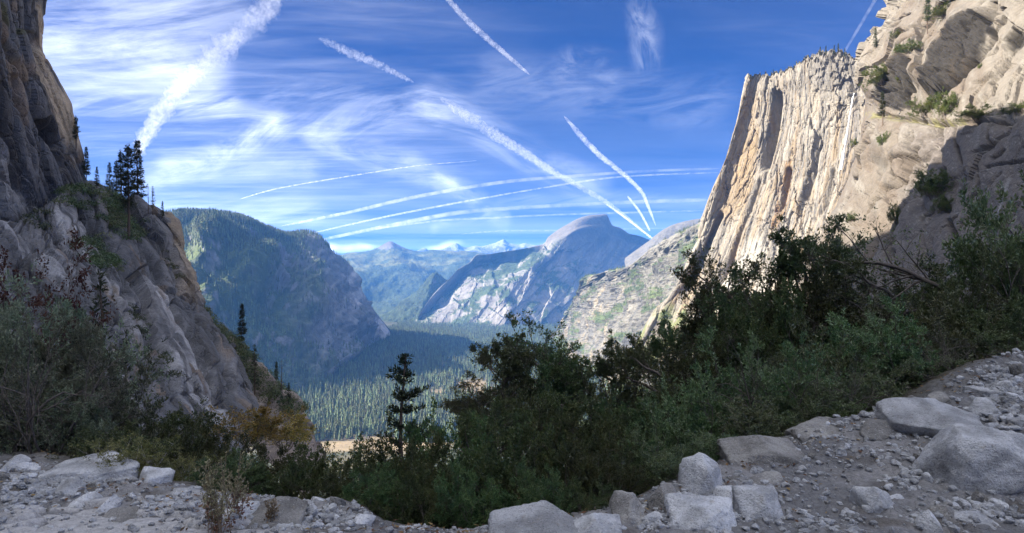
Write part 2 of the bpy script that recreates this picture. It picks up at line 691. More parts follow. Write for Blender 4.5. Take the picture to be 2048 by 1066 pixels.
MEADOWS = [(-540, 2060, 120, 110, 0), (-420, 2120, 80, 90, 0), (-320, 2040, 90, 100, 0), (-190, 3230, 85, 260, 0),
           (-120, 2850, 60, 100, 0), (-330, 3050, 50, 70, 0)]
valley()


# ---- snowy peaks and the plateau in front of them
def snowy():
    sky = [(780, 512, 25000), (826, 506, 25000), (836, 502, 25000), (848, 498, 25000), (858, 503, 25000), (872, 504, 25000), (891, 497, 24500),
           (900, 493, 24400), (912, 488, 24300), (922, 494, 24300), (934, 497, 24200), (950, 493, 24000), (964, 494, 24000), (985, 489, 23800),
           (997, 484, 23600), (1007, 480, 23500), (1016, 486, 23500), (1026, 489, 23500), (1038, 491, 23500), (1050, 488, 23500), (1062, 491, 23500),
           (1087, 494, 23500), (1120, 503, 23500)]
    sky = np.array(sky, float)
    base = sky.copy()
    base[:, 1] = 545
    base[:, 2] = 19000
    R = to_xyz(rows_between(sky, base, (0, .2, .45, .7, 1.0)))
    C = np.concatenate([behind(R[0], 2500, 700)[None], R])
    P = loft(C, 60, 260)
    N = normals(P)
    p = P.reshape(-1, 3)
    P = P + N * (260 * (ridged(p * 0.0011, 4, 3) - 0.5) * sstep(np.linspace(0, 1, 60), .2, .42)[:, None].repeat(260, 1).ravel()).reshape(60, 260, 1)
    N = normals(P)
    col = np.tile(np.array([.085, .083, .088], np.float32), (len(p), 1))
    snow = sstep(p[:, 2] / 1500 + 0.5 * fbm(p * .002, 4, 5) + 0.9 * (N.reshape(-1, 3)[:, 2] - .55), 0.86, 1.16)
    col = mixc(col, (.24, .245, .265), snow)
    LANDS['snow'] = Land('snowy_mountains', P, col, M_PEAK, 'far line of grey peaks streaked with snow on the skyline')


snowy()


def plateau():
    sky = [(560, 540, 14500), (620, 528, 14500), (685, 511, 14500), (700, 507, 14500), (736, 503, 14500), (750, 499, 14500), (764, 491, 14500), (780, 483, 14500),
           (792, 488, 14500), (806, 495, 14600), (822, 501, 14700), (845, 504, 14800), (880, 503, 14900), (924, 505, 15000), (960, 508, 15000), (985, 513, 15000), (1020, 517, 15000), (1080, 525, 15000)]
    sky = np.array(sky, float)
    n = len(sky)
    mid = sky.copy(); mid[:, 1] = sky[:, 1] * .4 + .6 * 542; mid[:, 2] = 13000
    rim = sky.copy(); rim[:, 1] = np.interp(sky[:, 0], [560, 700, 850, 900, 1000, 1080], [556, 546, 556, 575, 590, 600]); rim[:, 2] = np.interp(sky[:, 0], [560, 850, 1080], [11400, 11800, 12300])
    wall = rim.copy(); wall[:, 1] = np.interp(sky[:, 0], [560, 760, 850, 1080], [610, 610, 606, 606]); wall[:, 2] = rim[:, 2] - 900
    foot = rim.copy(); foot[:, 1] = 650; foot[:, 2] = rim[:, 2] - 2900
    R = to_xyz(np.stack([sky, mid, rim, wall, foot]))
    C = np.concatenate([behind(R[0], 1800, 500)[None], R])
    nv, nu = 110, 220
    P = loft(C, nv, nu)
    N = normals(P)
    p = P.reshape(-1, 3)
    v = np.linspace(0, 1, nv)[:, None].repeat(nu, 1).ravel()
    amp = sstep(v, .2, .34) * 130
    P = P + N * (amp * fbm(p * .0012, 5, 14)).reshape(nv, nu, 1)
    N = normals(P)
    col = np.tile(np.array([.14, .135, .125], np.float32), (len(p), 1))
    col = mixc(col, (.11, .095, .085), sstep(p[:, 2], 700, 830))
    col, m = veg_colour(P, N, col, .0011, .55 - .9 * sstep(p[:, 2], 640, 780) - .1, 31, .75, np.array([.04, .06, .03]), np.array([.12, .125, .05]))
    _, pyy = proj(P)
    wood = sstep(pyy.ravel(), 536, 550)  # shade on the wall below the rim, painted as dark forest
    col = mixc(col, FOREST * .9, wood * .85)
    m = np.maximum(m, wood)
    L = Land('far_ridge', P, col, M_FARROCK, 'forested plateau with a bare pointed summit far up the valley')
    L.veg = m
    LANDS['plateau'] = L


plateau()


# ---- the great dome with its long shoulder
def great_dome():
    sky = [(836, 640, 8100), (862, 604, 8300), (902, 562, 8600), (918, 546, 8800), (940, 533, 8900), (953, 519, 9000), (970, 518, 9100), (989, 515, 9200),
           (1043, 506, 9400), (1080, 498, 9550), (1091, 493, 9600), (1097, 483, 9620), (1108, 474, 9650), (1121, 465, 9680), (1135, 457, 9700), (1155, 446, 9720), (1177, 439, 9750), (1198, 437, 9780),
           (1212, 436, 9800), (1217, 440, 9800), (1221, 450, 9820), (1227, 459, 9850), (1240, 463, 9900), (1250, 469, 9950), (1259, 475, 10000), (1278, 479, 10100), (1297, 486, 10200), (1330, 497, 10300), (1400, 520, 10500)]
    sky = np.array(sky, float)
    base = sky.copy()
    base[:, 0] = np.interp(np.arange(len(sky)), [0, 8, 14, 20, 28], [826, 950, 1040, 1120, 1330])
    base[:, 1] = 655
    base[:, 2] = (VZ - 20) * F / (HY - 655)
    fr = (0, .06, .14, .25, .4, .6, .8, 1.0)
    C = rows_between(sky, base, fr, .9)
    for k, f in enumerate(fr):
        rpx = np.interp(f, [0, .06, .14, .25, .4, .6, 1], [1170, 1138, 1102, 1066, 1032, 1014, 1022])
        kk = np.interp(f, [0, .06, .25, .6, 1], [0, 4.2, 6.0, 6.0, 2.5])
        C[k, :, 2] += kk * np.minimum(np.abs(C[k, :, 0] - rpx), 190) - kk * 95
    R = to_xyz(C)
    C = np.concatenate([behind(R[0], 1500, 900)[None], R])
    nv, nu = 200, 300
    P = loft(C, nv, nu)
    N = normals(P)
    p = P.reshape(-1, 3)
    px, py = proj(P)
    px, py = px.ravel(), py.ravel()
    v = np.linspace(0, 1, nv)[:, None].repeat(nu, 1).ravel()
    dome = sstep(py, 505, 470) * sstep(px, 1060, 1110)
    amp = sstep(v, .125, .3) * (1 - .92 * dome)
    q = p.copy(); q[:, 2] *= .45
    dia = np.stack([(px * .8 + py * .6) / 26, (py * .8 - px * .6) / 90, 0 * px], 1)
    A, Ae = plates(dia[:, 0] + .5 * fbm(dia, 3, 3), dia[:, 1], 9, .5)
    B, Be = plates(dia[:, 0] * 3 + .5 * fbm(dia * 2, 3, 4), dia[:, 1] * 2.2, 10, .5)
    dis = 60 * fbm(q * .0025, 4, 7) + 62 * A + 22 * B
    P = P + N * (amp * dis).reshape(nv, nu, 1)
    N = normals(P)
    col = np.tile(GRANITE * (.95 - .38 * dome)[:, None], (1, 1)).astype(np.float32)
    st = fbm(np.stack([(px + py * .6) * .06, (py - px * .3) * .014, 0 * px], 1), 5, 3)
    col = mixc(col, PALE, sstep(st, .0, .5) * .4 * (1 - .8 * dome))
    col = mixc(col, GREY, sstep(-st, .12, .5) * .45)
    pv = veg_colour(P, N, col, .0028, -.16, 12, .6)
    keep = (1 - dome) * sstep(v, .13, .2)
    col2, m = pv
    top = sstep(py, 560, 525) * sstep(px, 900, 940) * sstep(px, 1100, 1060) * sstep(fbm(p * .006, 4, 3), -.12, .25)
    m = np.clip(m * keep + top * .9, 0, 1)
    col = mixc(col, FOREST * 1.2, m)
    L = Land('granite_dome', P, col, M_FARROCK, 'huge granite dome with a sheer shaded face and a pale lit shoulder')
    L.veg = m
    LANDS['dome'] = L


great_dome()


def pyramid():
    sky = np.array([(752, 652, 9300), (772, 634, 9200), (800, 609, 9100), (834, 581, 9000), (852, 562, 8950), (866, 549, 8900), (873, 545, 8900), (880, 550, 8950), (888, 556, 9050), (897, 562, 9150), (906, 566, 9250), (920, 590, 9350), (940, 630, 9400)], float)
    base = sky.copy()
    base[:, 0] = np.interp(np.arange(13), [0, 6, 12], [752, 830, 930])
    base[:, 1] = 652
    base[:, 2] = np.interp(np.arange(13), [0, 6, 12], [8500, 8050, 9000])
    R = to_xyz(rows_between(sky, base, (0, .3, .65, 1)))
    C = np.concatenate([behind(R[0], 600, 300)[None], R])
    nv, nu = 90, 110
    P = loft(C, nv, nu)
    N = normals(P)
    p = P.reshape(-1, 3)
    v = np.linspace(0, 1, nv)[:, None].repeat(nu, 1).ravel()
    P = P + N * (sstep(v, .22, .4) * 60 * fbm(p * .005, 5, 41)).reshape(nv, nu, 1)
    N = normals(P)
    col = np.tile(GREY, (len(p), 1))
    col, m = veg_colour(P, N, col, .004, .75, 17, .55, FOREST * .6, FOREST * .95)
    L = Land('dark_spur', P, col, M_FARROCK, 'dark pointed spur standing in front of the pale shoulder')
    L.veg = m
    LANDS['spur'] = L


pyramid()


def back_dome():
    sky = np.array([(1250, 520, 6200), (1290, 490, 6100), (1303, 480, 6100), (1316, 469, 6100), (1332, 458, 6100), (1350, 450, 6100), (1372, 444, 6100), (1395, 440, 6100), (1425, 439, 6100), (1470, 445, 6100), (1540, 470, 6100)], float)
    base = sky.copy(); base[:, 1] = 560; base[:, 2] = 5300
    R = to_xyz(rows_between(sky, base, (0, .25, .6, 1), .7))
    C = np.concatenate([behind(R[0], 900, 300)[None], R])
    P = loft(C, 60, 90)
    N = normals(P)
    p = P.reshape(-1, 3)
    v = np.linspace(0, 1, 60)[:, None].repeat(90, 1).ravel()
    P = P + N * (sstep(v, .2, .5) * 22 * fbm(p * .006, 5, 41)).reshape(60, 90, 1)
    col = np.tile(np.array([.13, .125, .115], np.float32), (len(p), 1))
    col = mixc(col, GREY, sstep(fbm(p * .008, 4, 2), 0, .4) * .6)
    LANDS['basket'] = Land('rounded_dome', P, col, M_FARROCK, 'low rounded granite dome peeping over the right hand ridge')


back_dome()


# ---- the ridge of ledges on the right that runs down to the valley
def right_ridge():
    sky = np.array([(1480, 400, 2250), (1440, 428, 2400), (1397, 451, 2600), (1370, 466, 2750), (1340, 481, 2900), (1312, 497, 3080), (1290, 510, 3250), (1262, 533, 3450), (1236, 541, 3650), (1212, 545, 3850), (1190, 552, 4050),
                    (1170, 557, 4250), (1161, 575, 4400), (1152, 596, 4600), (1140, 620, 4900), (1124, 648, 5350), (1108, 676, 5900)], float)
    base = sky.copy()
    k = np.arange(len(sky))
    base[:, 0] = np.interp(k, [0, 4, 9, 16], [1330, 1230, 1140, 1096])
    base[:, 1] = np.interp(k, [0, 4, 9, 16], [860, 800, 735, 680])
    base[:, 2] = (VZ - 20) * F / (HY - base[:, 1])
    fr = (0, .12, .3, .5, .75, 1)
    R = to_xyz(rows_between(sky, base, fr, .62))
    C = np.concatenate([behind(R[0], 900, 250)[None], R])
    nv, nu = 250, 260
    P = loft(C, nv, nu)
    N = normals(P)
    p = P.reshape(-1, 3)
    u = np.linspace(0, 1, nu)[None].repeat(nv, 0).ravel()
    v = np.linspace(0, 1, nv)[:, None].repeat(nu, 1).ravel()
    amp = sstep(v, .165, .3)
    led = fbm(np.stack([u * 5 + v * 4, v * 6 - u * 7, 0 * u], 1), 5, 8, .6)
    gul = ridged(np.stack([u * 20 + v * 3, v * 3, 0 * u], 1), 4, 3) - .5
    P = P + N * (amp * (42 * gul + 32 * fbm(p * .005, 4, 9) + 30 * led)).reshape(nv, nu, 1)
    N = normals(P)
    col = np.tile(GRANITE * .95, (len(p), 1))
    st = fbm(np.stack([u * 60, v * 6, 0 * u], 1), 4, 33)
    col = mixc(col, PALE, sstep(st, .05, .4) * .7)
    col = mixc(col, GREY, sstep(-st, .05, .4) * .6)
    pxs, pys = proj(P)
    col = mixc(col, OCHRE * 1.05, .35 * sstep(st, .1, .5) * sstep(pxs.ravel(), 1300, 1180))
    m = sstep(led + .5 * (N.reshape(-1, 3)[:, 2] - .45), .10, .34) * sstep(v, .17, .2)
    tone = sstep(fbm(p * .012, 3, 2), -.3, .4)[:, None]
    col = col + ((FOREST * 1.5 + (SCRUB - FOREST) * tone) - col) * (m * .92)[:, None]
    col = col * np.array([.72, .74, .72], np.float32)
    L = Land('granite_ridge', P, col, M_FARROCK, 'sunlit ridge of granite ledges and scrub running down to the valley')
    L.veg = m
    LANDS['ridge'] = L


right_ridge()


# ---- the big blue wooded mountain on the left
def left_mountain():
    sky = np.array([(150, 470, 3500), (260, 440, 3900), (340, 431, 4200), (370, 429, 4250), (400, 430, 4300), (432, 432, 4350), (462, 436, 4400), (487, 442, 4500), (511, 451, 4600), (545, 464, 4720), (574, 473, 4800),
                    (590, 472, 4850), (603, 470, 4900), (622, 471, 4960), (637, 475, 5000), (646, 483, 5060), (655, 494, 5130), (664, 507, 5300), (681, 515, 5600), (694, 526, 5800), (702, 540, 5900), (712, 566, 6100), (728, 592, 6200), (745, 619, 6300), (765, 645, 6400), (784, 668, 6480)], float)
    n = len(sky)
    k = np.arange(n)
    bp = np.interp(k, [0, 2, 4, 6, 8, 10, 12, 14, 16, 18, 20, 22, 25], [420, 520, 560, 600, 625, 640, 655, 668, 682, 700, 722, 748, 786])
    bq = np.interp(k, [0, 2, 4, 6, 8, 10, 12, 14, 16, 18, 20, 22, 25], [860, 845, 835, 822, 806, 790, 775, 762, 748, 732, 714, 696, 671])
    base = np.stack([bp, bq, (VZ - 12) * F / (HY - bq)], 1)
    fr = (0, .1, .25, .45, .7, .85, 1)
    C = rows_between(sky, base, fr, .72)
    # cliff in the upper half, a fan of rubble and trees below
    for i, f in enumerate(fr):
        C[i, :, 2] += np.interp(f, [0, .25, .45, .7, 1], [0, -60, -120, 120, 0]) * np.interp(k, [0, 6, 14, 20, 25], [.3, .6, 1, .8, 0])
    R = to_xyz(C)
    C = np.concatenate([behind(R[0], 900, 320)[None], R])
    nv, nu = 240, 330
    P = loft(C, nv, nu)
    N = normals(P)
    p = P.reshape(-1, 3)
    u = np.linspace(0, 1, nu)[None].repeat(nv, 0).ravel()
    v = np.linspace(0, 1, nv)[:, None].repeat(nu, 1).ravel()
    px, py = proj(P)
    px, py = px.ravel(), py.ravel()
    amp = sstep(v, .15, .34) * sstep(v, 1.0, .9) * sstep(u, 1.0, .9)
    # spurs that come down towards the valley and catch the sun on their left side
    g = np.zeros(len(p))
    for pts, w, hgt in (([(470, 440), (430, 500), (385, 565), (330, 640)], 34, 260), ([(560, 475), (520, 540), (450, 590), (395, 640)], 30, 200), ([(635, 478), (625, 560), (600, 640)], 30, 110),
                        ([(690, 530), (690, 590), (720, 650)], 20, 50)):
        d, a = seg_dist(px, py, pts)
        g += .62 * hgt * np.exp(-(d / w) ** 2) * sstep(a, .05, .4)
    q = p * np.array([1, 1, .35])
    dis = g + 120 * fbm(p * .0022, 5, 51) + 70 * (ridged(q * .006, 4, 23) - .5)
    P = P + N * (amp * dis).reshape(nv, nu, 1)
    N = normals(P)
    col = np.tile(np.array([.155, .155, .16], np.float32), (len(p), 1))
    st = fbm(np.stack([px * .06 + py * .02, py * .012, 0 * px], 1), 4, 6)
    col = mixc(col, (.27, .26, .26), sstep(st, .0, .4) * .8)
    col = mixc(col, (.15, .15, .15), sstep(-st, .05, .4) * .6)
    bare = sstep(px, 560, 640) * sstep(v, .98, .72)
    col2, m = veg_colour(P, N, col, .0024, .15, 77, .45)
    m = m * (1 - .85 * bare)
    m = np.maximum(m, sstep(px - (py - 430) * .55, 500, 430) * .95 * sstep(fbm(p * .004, 4, 9), -.5, -.1))
    m = np.maximum(m, sstep(v, .90, .97))
    m = np.maximum(m, .85 * sstep(g, 25, 70) * sstep(fbm(p * .008, 3, 9), -.35, .05))
    slab = sstep(seg_dist(px, py, [(700, 560), (735, 630), (775, 668)])[0], 34, 8)
    m *= 1 - slab
    col = mixc(col, (.42, .40, .39), slab * .8 * sstep(st, -.3, .2))
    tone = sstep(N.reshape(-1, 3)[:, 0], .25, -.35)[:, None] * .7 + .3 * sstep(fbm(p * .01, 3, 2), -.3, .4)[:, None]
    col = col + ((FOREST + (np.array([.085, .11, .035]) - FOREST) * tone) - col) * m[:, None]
    L = Land('wooded_mountain', P, col, M_FARROCK, 'broad blue shaded mountain with wooded crest and sheer side')
    L.veg = m
    LANDS['mountain'] = L


left_mountain()


# ---- the high sunlit wall on the right with its ribbon of water
WATER_LINE = [(1709, 184), (1706, 196), (1703, 212), (1699, 232), (1696, 255), (1692, 278), (1688, 302), (1685, 322), (1682, 342)]


def great_wall():
    cols = [
        # far return of the buttress (hidden), then the left outline and the fall lines of the face
        [(1560, 160, 1900), (1545, 250, 1900), (1520, 350, 1900), (1490, 430, 1900), (1440, 520, 1900), (1400, 620, 1900), (1380, 730, 1900)],
        [(1497, 155, 1420), (1471, 240, 1420), (1442, 330, 1430), (1411, 420, 1440), (1383, 495, 1450), (1335, 590, 1470), (1265, 705, 1500)],
        [(1520, 152, 1370), (1500, 240, 1370), (1472, 335, 1370), (1445, 425, 1380), (1415, 510, 1390), (1362, 610, 1400), (1300, 720, 1410)],
        [(1550, 149, 1330), (1540, 235, 1330), (1522, 335, 1330), (1492, 430, 1330), (1460, 520, 1330), (1410, 620, 1330), (1350, 735, 1330)],
        [(1580, 141, 1290), (1570, 240, 1290), (1550, 340, 1290), (1522, 440, 1290), (1490, 540, 1280), (1450, 640, 1270), (1400, 745, 1260)],
        [(1612, 122, 1250), (1610, 230, 1250), (1596, 340, 1250), (1570, 440, 1240), (1540, 540, 1225), (1500, 640, 1210), (1460, 750, 1190)],
        [(1650, 106, 1210), (1652, 220, 1210), (1640, 335, 1205), (1618, 440, 1190), (1585, 540, 1170), (1550, 640, 1150), (1520, 760, 1120)],
        [(1690, 108, 1170), (1702, 210, 1170), (1688, 325, 1165), (1660, 440, 1140), (1630, 545, 1110), (1605, 650, 1080), (1580, 770, 1050)],
        [(1727, 122, 1140), (1742, 220, 1130), (1735, 330, 1120), (1715, 440, 1090), (1690, 550, 1060), (1670, 655, 1030), (1650, 780, 1000)],
        [(1790, 90, 1120), (1800, 220, 1100), (1800, 330, 1080), (1790, 440, 1050), (1770, 550, 1020), (1750, 660, 990), (1730, 790, 960)],
    ]
    C = np.swapaxes(to_xyz(np.array(cols, float)), 0, 1)
    back = C[0].copy()
    back[:, 1] += 260
    back[:, 0] += np.linspace(170, 140, len(back))
    back[:, 2] += 6
    back[1:-1, 0] += 60
    rim = C[0] * .9 + back * .1
    rim[:, 2] = C[0][:, 2] + 1.5
    C = np.concatenate([back[None], rim[None], C])
    nv, nu = 400, 350
    P = loft(C, nv, nu)
    N = normals(P)
    p = P.reshape(-1, 3)
    u = np.linspace(0, 9, nu)[None].repeat(nv, 0).ravel()
    v = np.linspace(-2, 6, nv)[:, None].repeat(nu, 1).ravel()
    px, py = proj(P)
    px, py = px.ravel(), py.ravel()
    vv = np.clip(v, 0, 6)
    edge = sstep(v, -.4, .25)
    # fluted columns running with the fall line
    q3 = np.stack([u * 2, vv * 1.5, 0 * u], 1)
    w = u + .12 * fbm(np.stack([u * 1.5, vv * .7, 0 * u], 1), 3, 5)
    flute = ridged(np.stack([w * 2.2, vv * .18, 0 * u], 1), 3, 2) - .5
    fine = ridged(np.stack([w * 7.5, vv * .35, 0 * u], 1), 3, 12) - .5
    crack = fbm(np.stack([w * 16, vv * .8, 0 * u], 1), 3, 15)
    A, Ae = plates(w * 1.5 + .45 * fbm(q3 * .7, 3, 18), vv * .8 + .4 * fbm(q3, 2, 28), 4, .16)
    B, Be = plates(w * 5.5 + .2 * fbm(np.stack([u * 3, vv * 2, 0 * u], 1), 2, 8), vv * 1.9 + .3 * fbm(q3 * 2, 2, 29), 7, .22)
    D, De = plates(w * 15.0 + .4 * fbm(q3 * 4, 2, 19), vv * 4.5, 17, .3)
    dis = .7 * flute + .2 * fine + .1 * crack + 8 * A + 1.9 * B + .7 * D + 12 * fbm(p * .0045, 2, 6)
    dis -= 2.0 * sstep(.05, 0, Ae) + 1.2 * sstep(.05, 0, Be)
    dis -= joint_lines(px, py, q3 * 2, 51, 80, (1330, 150, 1720, 640), 104, (40, 150), 9, (1.5, 5), (1.0, 1.9))
    dis -= joint_lines(px, py, q3 * 2, 52, 34, (1440, 150, 1720, 520), 20, (15, 50), 22, (1, 3), (.9, 1.5))
    broken = sstep(py, 250, 140) * sstep(px, 1600, 1660)
    b2 = worley(p * .05, 9)
    dis = dis * (1 - .3 * broken) + broken * 14 * (b2[2] - .5) * sstep(b2[1] - b2[0], 0, .15)
    # the deep chimney and the lesser clefts beside it
    for pts, wd, dep in (([(1551, 175), (1546, 235), (1534, 300), (1524, 350)], 7, 55), ([(1524, 350), (1500, 420), (1476, 480), (1440, 560)], 4, 16), ([(1640, 260), (1625, 340), (1605, 400), (1588, 450)], 4, 12),
                         ([(1700, 150), (1708, 185), (1716, 230)], 6, 18), ([(1480, 470), (1440, 560), (1390, 640)], 4, 14), ([(1580, 330), (1565, 400), (1552, 440)], 5, 14),
                         ([(1410, 440), (1372, 520), (1322, 610)], 4, 18), ([(1445, 420), (1412, 500), (1360, 600)], 5, 16), ([(1668, 330), (1650, 400), (1632, 440)], 4, 10)):
        d, a = seg_dist(px, py, pts)
        dis -= dep * np.exp(-(d / wd) ** 2) * sstep(a, 0, .08) * sstep(a, 1, .75)
    P = P + N * (edge * dis).reshape(nv, nu, 1)
    ragged, _ = plates(u * 7, vv * 0, 71, 0)
    rag2, _ = plates(u * 22, vv * 0, 72, 0)
    P[..., 2] += (sstep(v, 1.0, .0) * sstep(v, -2.2, -1) * (9 * ragged + 5 * rag2 - 3)).reshape(nv, nu)
    N = normals(P)
    col = np.tile(np.array([.43, .385, .325], np.float32), (len(p), 1))
    s1 = fbm(np.stack([w * 5.5, vv * .45, 0 * u], 1), 4, 31)
    s2 = fbm(np.stack([w * 11, vv * .9, 0 * u + 3], 1), 4, 37)
    s3 = fbm(np.stack([w * 3.1, vv * .7, 0 * u + 8], 1), 4, 39)
    col = mixc(col, (.54, .49, .42), sstep(s1, .05, .4) * .85)
    col = mixc(col, OCHRE, sstep(s3, .05, .42) * .48 * sstep(py, 150, 230))
    col = mixc(col, (.33, .23, .13), sstep(s2, .15, .5) * .55 * sstep(u, 8.2, 6))
    col = mixc(col, (.25, .24, .23), sstep(-s1, .12, .5) * .6)
    col = mixc(col, (.17, .16, .155), sstep(-s2, .22, .5) * .65)
    col = mixc(col, (.20, .19, .13), sstep(v, -.1, -.5))
    top = sstep(py, 215, 150) * sstep(px, 1600, 1640)
    col = mixc(col, (.30, .28, .26), top * .6)
    # pale band under the chute, dark band beside it, pale scar, ochre patch
    for pts, wd, c, s in (([(1620, 210), (1640, 300), (1655, 200)], 34, (.50, .46, .40), .5), ([(1576, 330), (1566, 400), (1550, 450)], 10, (.36, .21, .09), .8),
                          ([(1500, 200), (1490, 300), (1455, 420)], 26, (.46, .32, .17), .45), ([(1515, 500), (1460, 570), (1400, 660)], 30, (.62, .59, .53), .8),
                          ([(1570, 520), (1500, 640)], 26, (.58, .55, .50), .6), ([(1715, 190), (1700, 300), (1680, 400)], 10, (.26, .235, .22), .6)):
        d, a = seg_dist(px, py, pts)
        col = mixc(col, c, s * sstep(d + 14 * s2, wd, wd * .35))
    col = col * np.array([.47, .465, .445], np.float32)
    foot = sstep(py + 40 * s3 - (px - 1300) * .1, 585, 640) * sstep(px, 1600, 1400)
    m = foot * sstep(fbm(p * .03, 4, 3), -.1, .2)
    col = mixc(col, (.13, .15, .06), m * .8)
    L = Land('waterfall_cliff', P, col, M_WALL, 'tall sunlit granite wall with ochre and grey streaks and a thin waterfall')
    LANDS['wall'] = L


great_wall()


# ---- the near slab cliff on the right
def slab_cliff():
    cols = [
        [(1815, -75, 1000), (1772, 40, 960), (1738, 95, 930), (1733, 150, 880), (1728, 225, 820), (1712, 310, 760), (1680, 395, 690), (1632, 485, 620), (1585, 600, 540), (1540, 740, 470)],
        [(1812, -75, 760), (1788, 40, 720), (1760, 95, 680), (1750, 150, 640), (1745, 225, 590), (1726, 310, 540), (1698, 395, 500), (1655, 485, 450), (1610, 600, 400), (1570, 740, 350)],
        [(1850, -80, 620), (1822, 40, 590), (1800, 100, 560), (1790, 160, 530), (1782, 225, 480), (1765, 310, 440), (1738, 400, 400), (1700, 490, 360), (1660, 610, 320), (1630, 750, 280)],
        [(1905, -85, 540), (1880, 35, 500), (1862, 100, 470), (1850, 165, 440), (1835, 230, 390), (1818, 315, 360), (1795, 405, 330), (1765, 500, 300), (1730, 620, 265), (1710, 760, 230)],
        [(1965, -90, 470), (1945, 30, 430), (1930, 100, 405), (1915, 170, 375), (1898, 235, 330), (1880, 320, 305), (1860, 410, 280), (1838, 510, 255), (1815, 630, 225), (1800, 770, 195)],
        [(2040, -95, 400), (2022, 30, 370), (2005, 105, 345), (1990, 175, 315), (1972, 240, 280), (1955, 325, 260), (1940, 415, 240), (1925, 515, 215), (1910, 640, 190), (1900, 780, 165)],
        [(2130, -100, 330), (2115, 30, 305), (2100, 105, 285), (2085, 175, 262), (2070, 245, 235), (2055, 330, 218), (2042, 420, 200), (2030, 520, 180), (2018, 645, 158), (2010, 790, 138)],
        [(2290, -110, 255), (2280, 30, 238), (2265, 105, 222), (2250, 180, 205), (2240, 250, 186), (2230, 335, 172), (2220, 425, 158), (2210, 530, 142), (2205, 655, 125), (2200, 800, 110)],
        [(2560, -120, 190), (2550, 30, 176), (2540, 105, 164), (2530, 180, 152), (2520, 250, 138), (2510, 340, 128), (2500, 430, 118), (2495, 535, 106), (2490, 660, 94), (2490, 810, 84)],
    ]
    C = np.swapaxes(to_xyz(np.array(cols, float)), 0, 1)
    over = C[0].copy()
    over[:, 0] += 130; over[:, 2] += 150; over[:, 1] += 60
    C = np.concatenate([over[None], C])
    nv, nu = 370, 380
    # columns are spread so that the part inside the picture gets most of the points
    P = loft(C, nv, nu)
    N = normals(P)
    p = P.reshape(-1, 3)
    u = np.linspace(0, 8, nu)[None].repeat(nv, 0).ravel()
    px, py = proj(P)
    px, py = px.ravel(), py.ravel()
    size = p[:, 1] / F                            # metres per photograph pixel there
    edge = sstep(u, .25, .9)
    q = np.stack([px / 60, py / 60, p[:, 1] * .004], 1)
    dis = 4.5 * fbm(q * np.array([.8, .5, 1]), 2, 3) + .35 * fbm(q * 4.0, 3, 8) + .12 * fbm(q * 12.0, 3, 9)
    A, Ae = plates((px + py * .5) / 52 + .3 * fbm(q, 2, 6), (py - px * .2) / 150, 33)
    B, Be = plates((px + py * .5) / 17 + .3 * fbm(q * 2, 2, 7), (py - px * .2) / 44, 34)
    dis += 2.6 * A + .7 * B - 1.1 * sstep(.04, 0, Ae)
    # rounded buttresses below the ledge, divided by clefts that lean to the left
    lean = px + (py - 240) * .42
    butt = np.abs(perlin(np.stack([lean / 62 + .25 * fbm(q * .9, 2, 4), py / 420, 0 * px], 1), 21))
    low = sstep(py, 225, 300) * sstep(px, 1980, 1800)
    dis += low * 15 * (np.sqrt(np.clip(butt, 0, 1)) - .5)
    # leaning plates above the ledge
    pl = px * .62 + py * .80
    A, Ae = plates(pl / 80 + .2 * fbm(q, 2, 6), (px * .8 - py * .6) / 200, 12, .6)
    upm = sstep(py, 240, 190)
    dis += upm * (8 * A - 1.5 * sstep(.05, 0, Ae))
    # the broken pale edge up at the left
    rim = sstep(px - (95 - py) * .38, 1800, 1755) * sstep(py, 190, 120)
    rb = worley(p * np.array([.055, .03, .03]), 14)
    dis += rim * 16 * (rb[2] - .5) * sstep(rb[1] - rb[0], 0, .14)
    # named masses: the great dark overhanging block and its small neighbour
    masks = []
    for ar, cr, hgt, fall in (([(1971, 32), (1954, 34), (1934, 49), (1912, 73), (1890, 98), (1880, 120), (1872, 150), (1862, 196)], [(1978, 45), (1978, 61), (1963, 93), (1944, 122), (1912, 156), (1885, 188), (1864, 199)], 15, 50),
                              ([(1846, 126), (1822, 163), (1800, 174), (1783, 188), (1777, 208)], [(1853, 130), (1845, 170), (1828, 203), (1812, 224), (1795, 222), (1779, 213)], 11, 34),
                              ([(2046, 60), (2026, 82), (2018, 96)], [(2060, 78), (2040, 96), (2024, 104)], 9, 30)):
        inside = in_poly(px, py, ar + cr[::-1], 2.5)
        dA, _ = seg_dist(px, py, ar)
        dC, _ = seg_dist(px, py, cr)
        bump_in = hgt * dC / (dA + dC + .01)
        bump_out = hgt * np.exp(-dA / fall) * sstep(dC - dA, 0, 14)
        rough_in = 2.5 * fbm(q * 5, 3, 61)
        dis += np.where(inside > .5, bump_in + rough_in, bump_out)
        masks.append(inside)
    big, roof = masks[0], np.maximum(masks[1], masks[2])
    fold = in_poly(px, py, [(1700, 250), (1740, 235), (1790, 240), (1830, 250), (1850, 300), (1800, 330), (1740, 330)], 16)
    dis += fold * 6
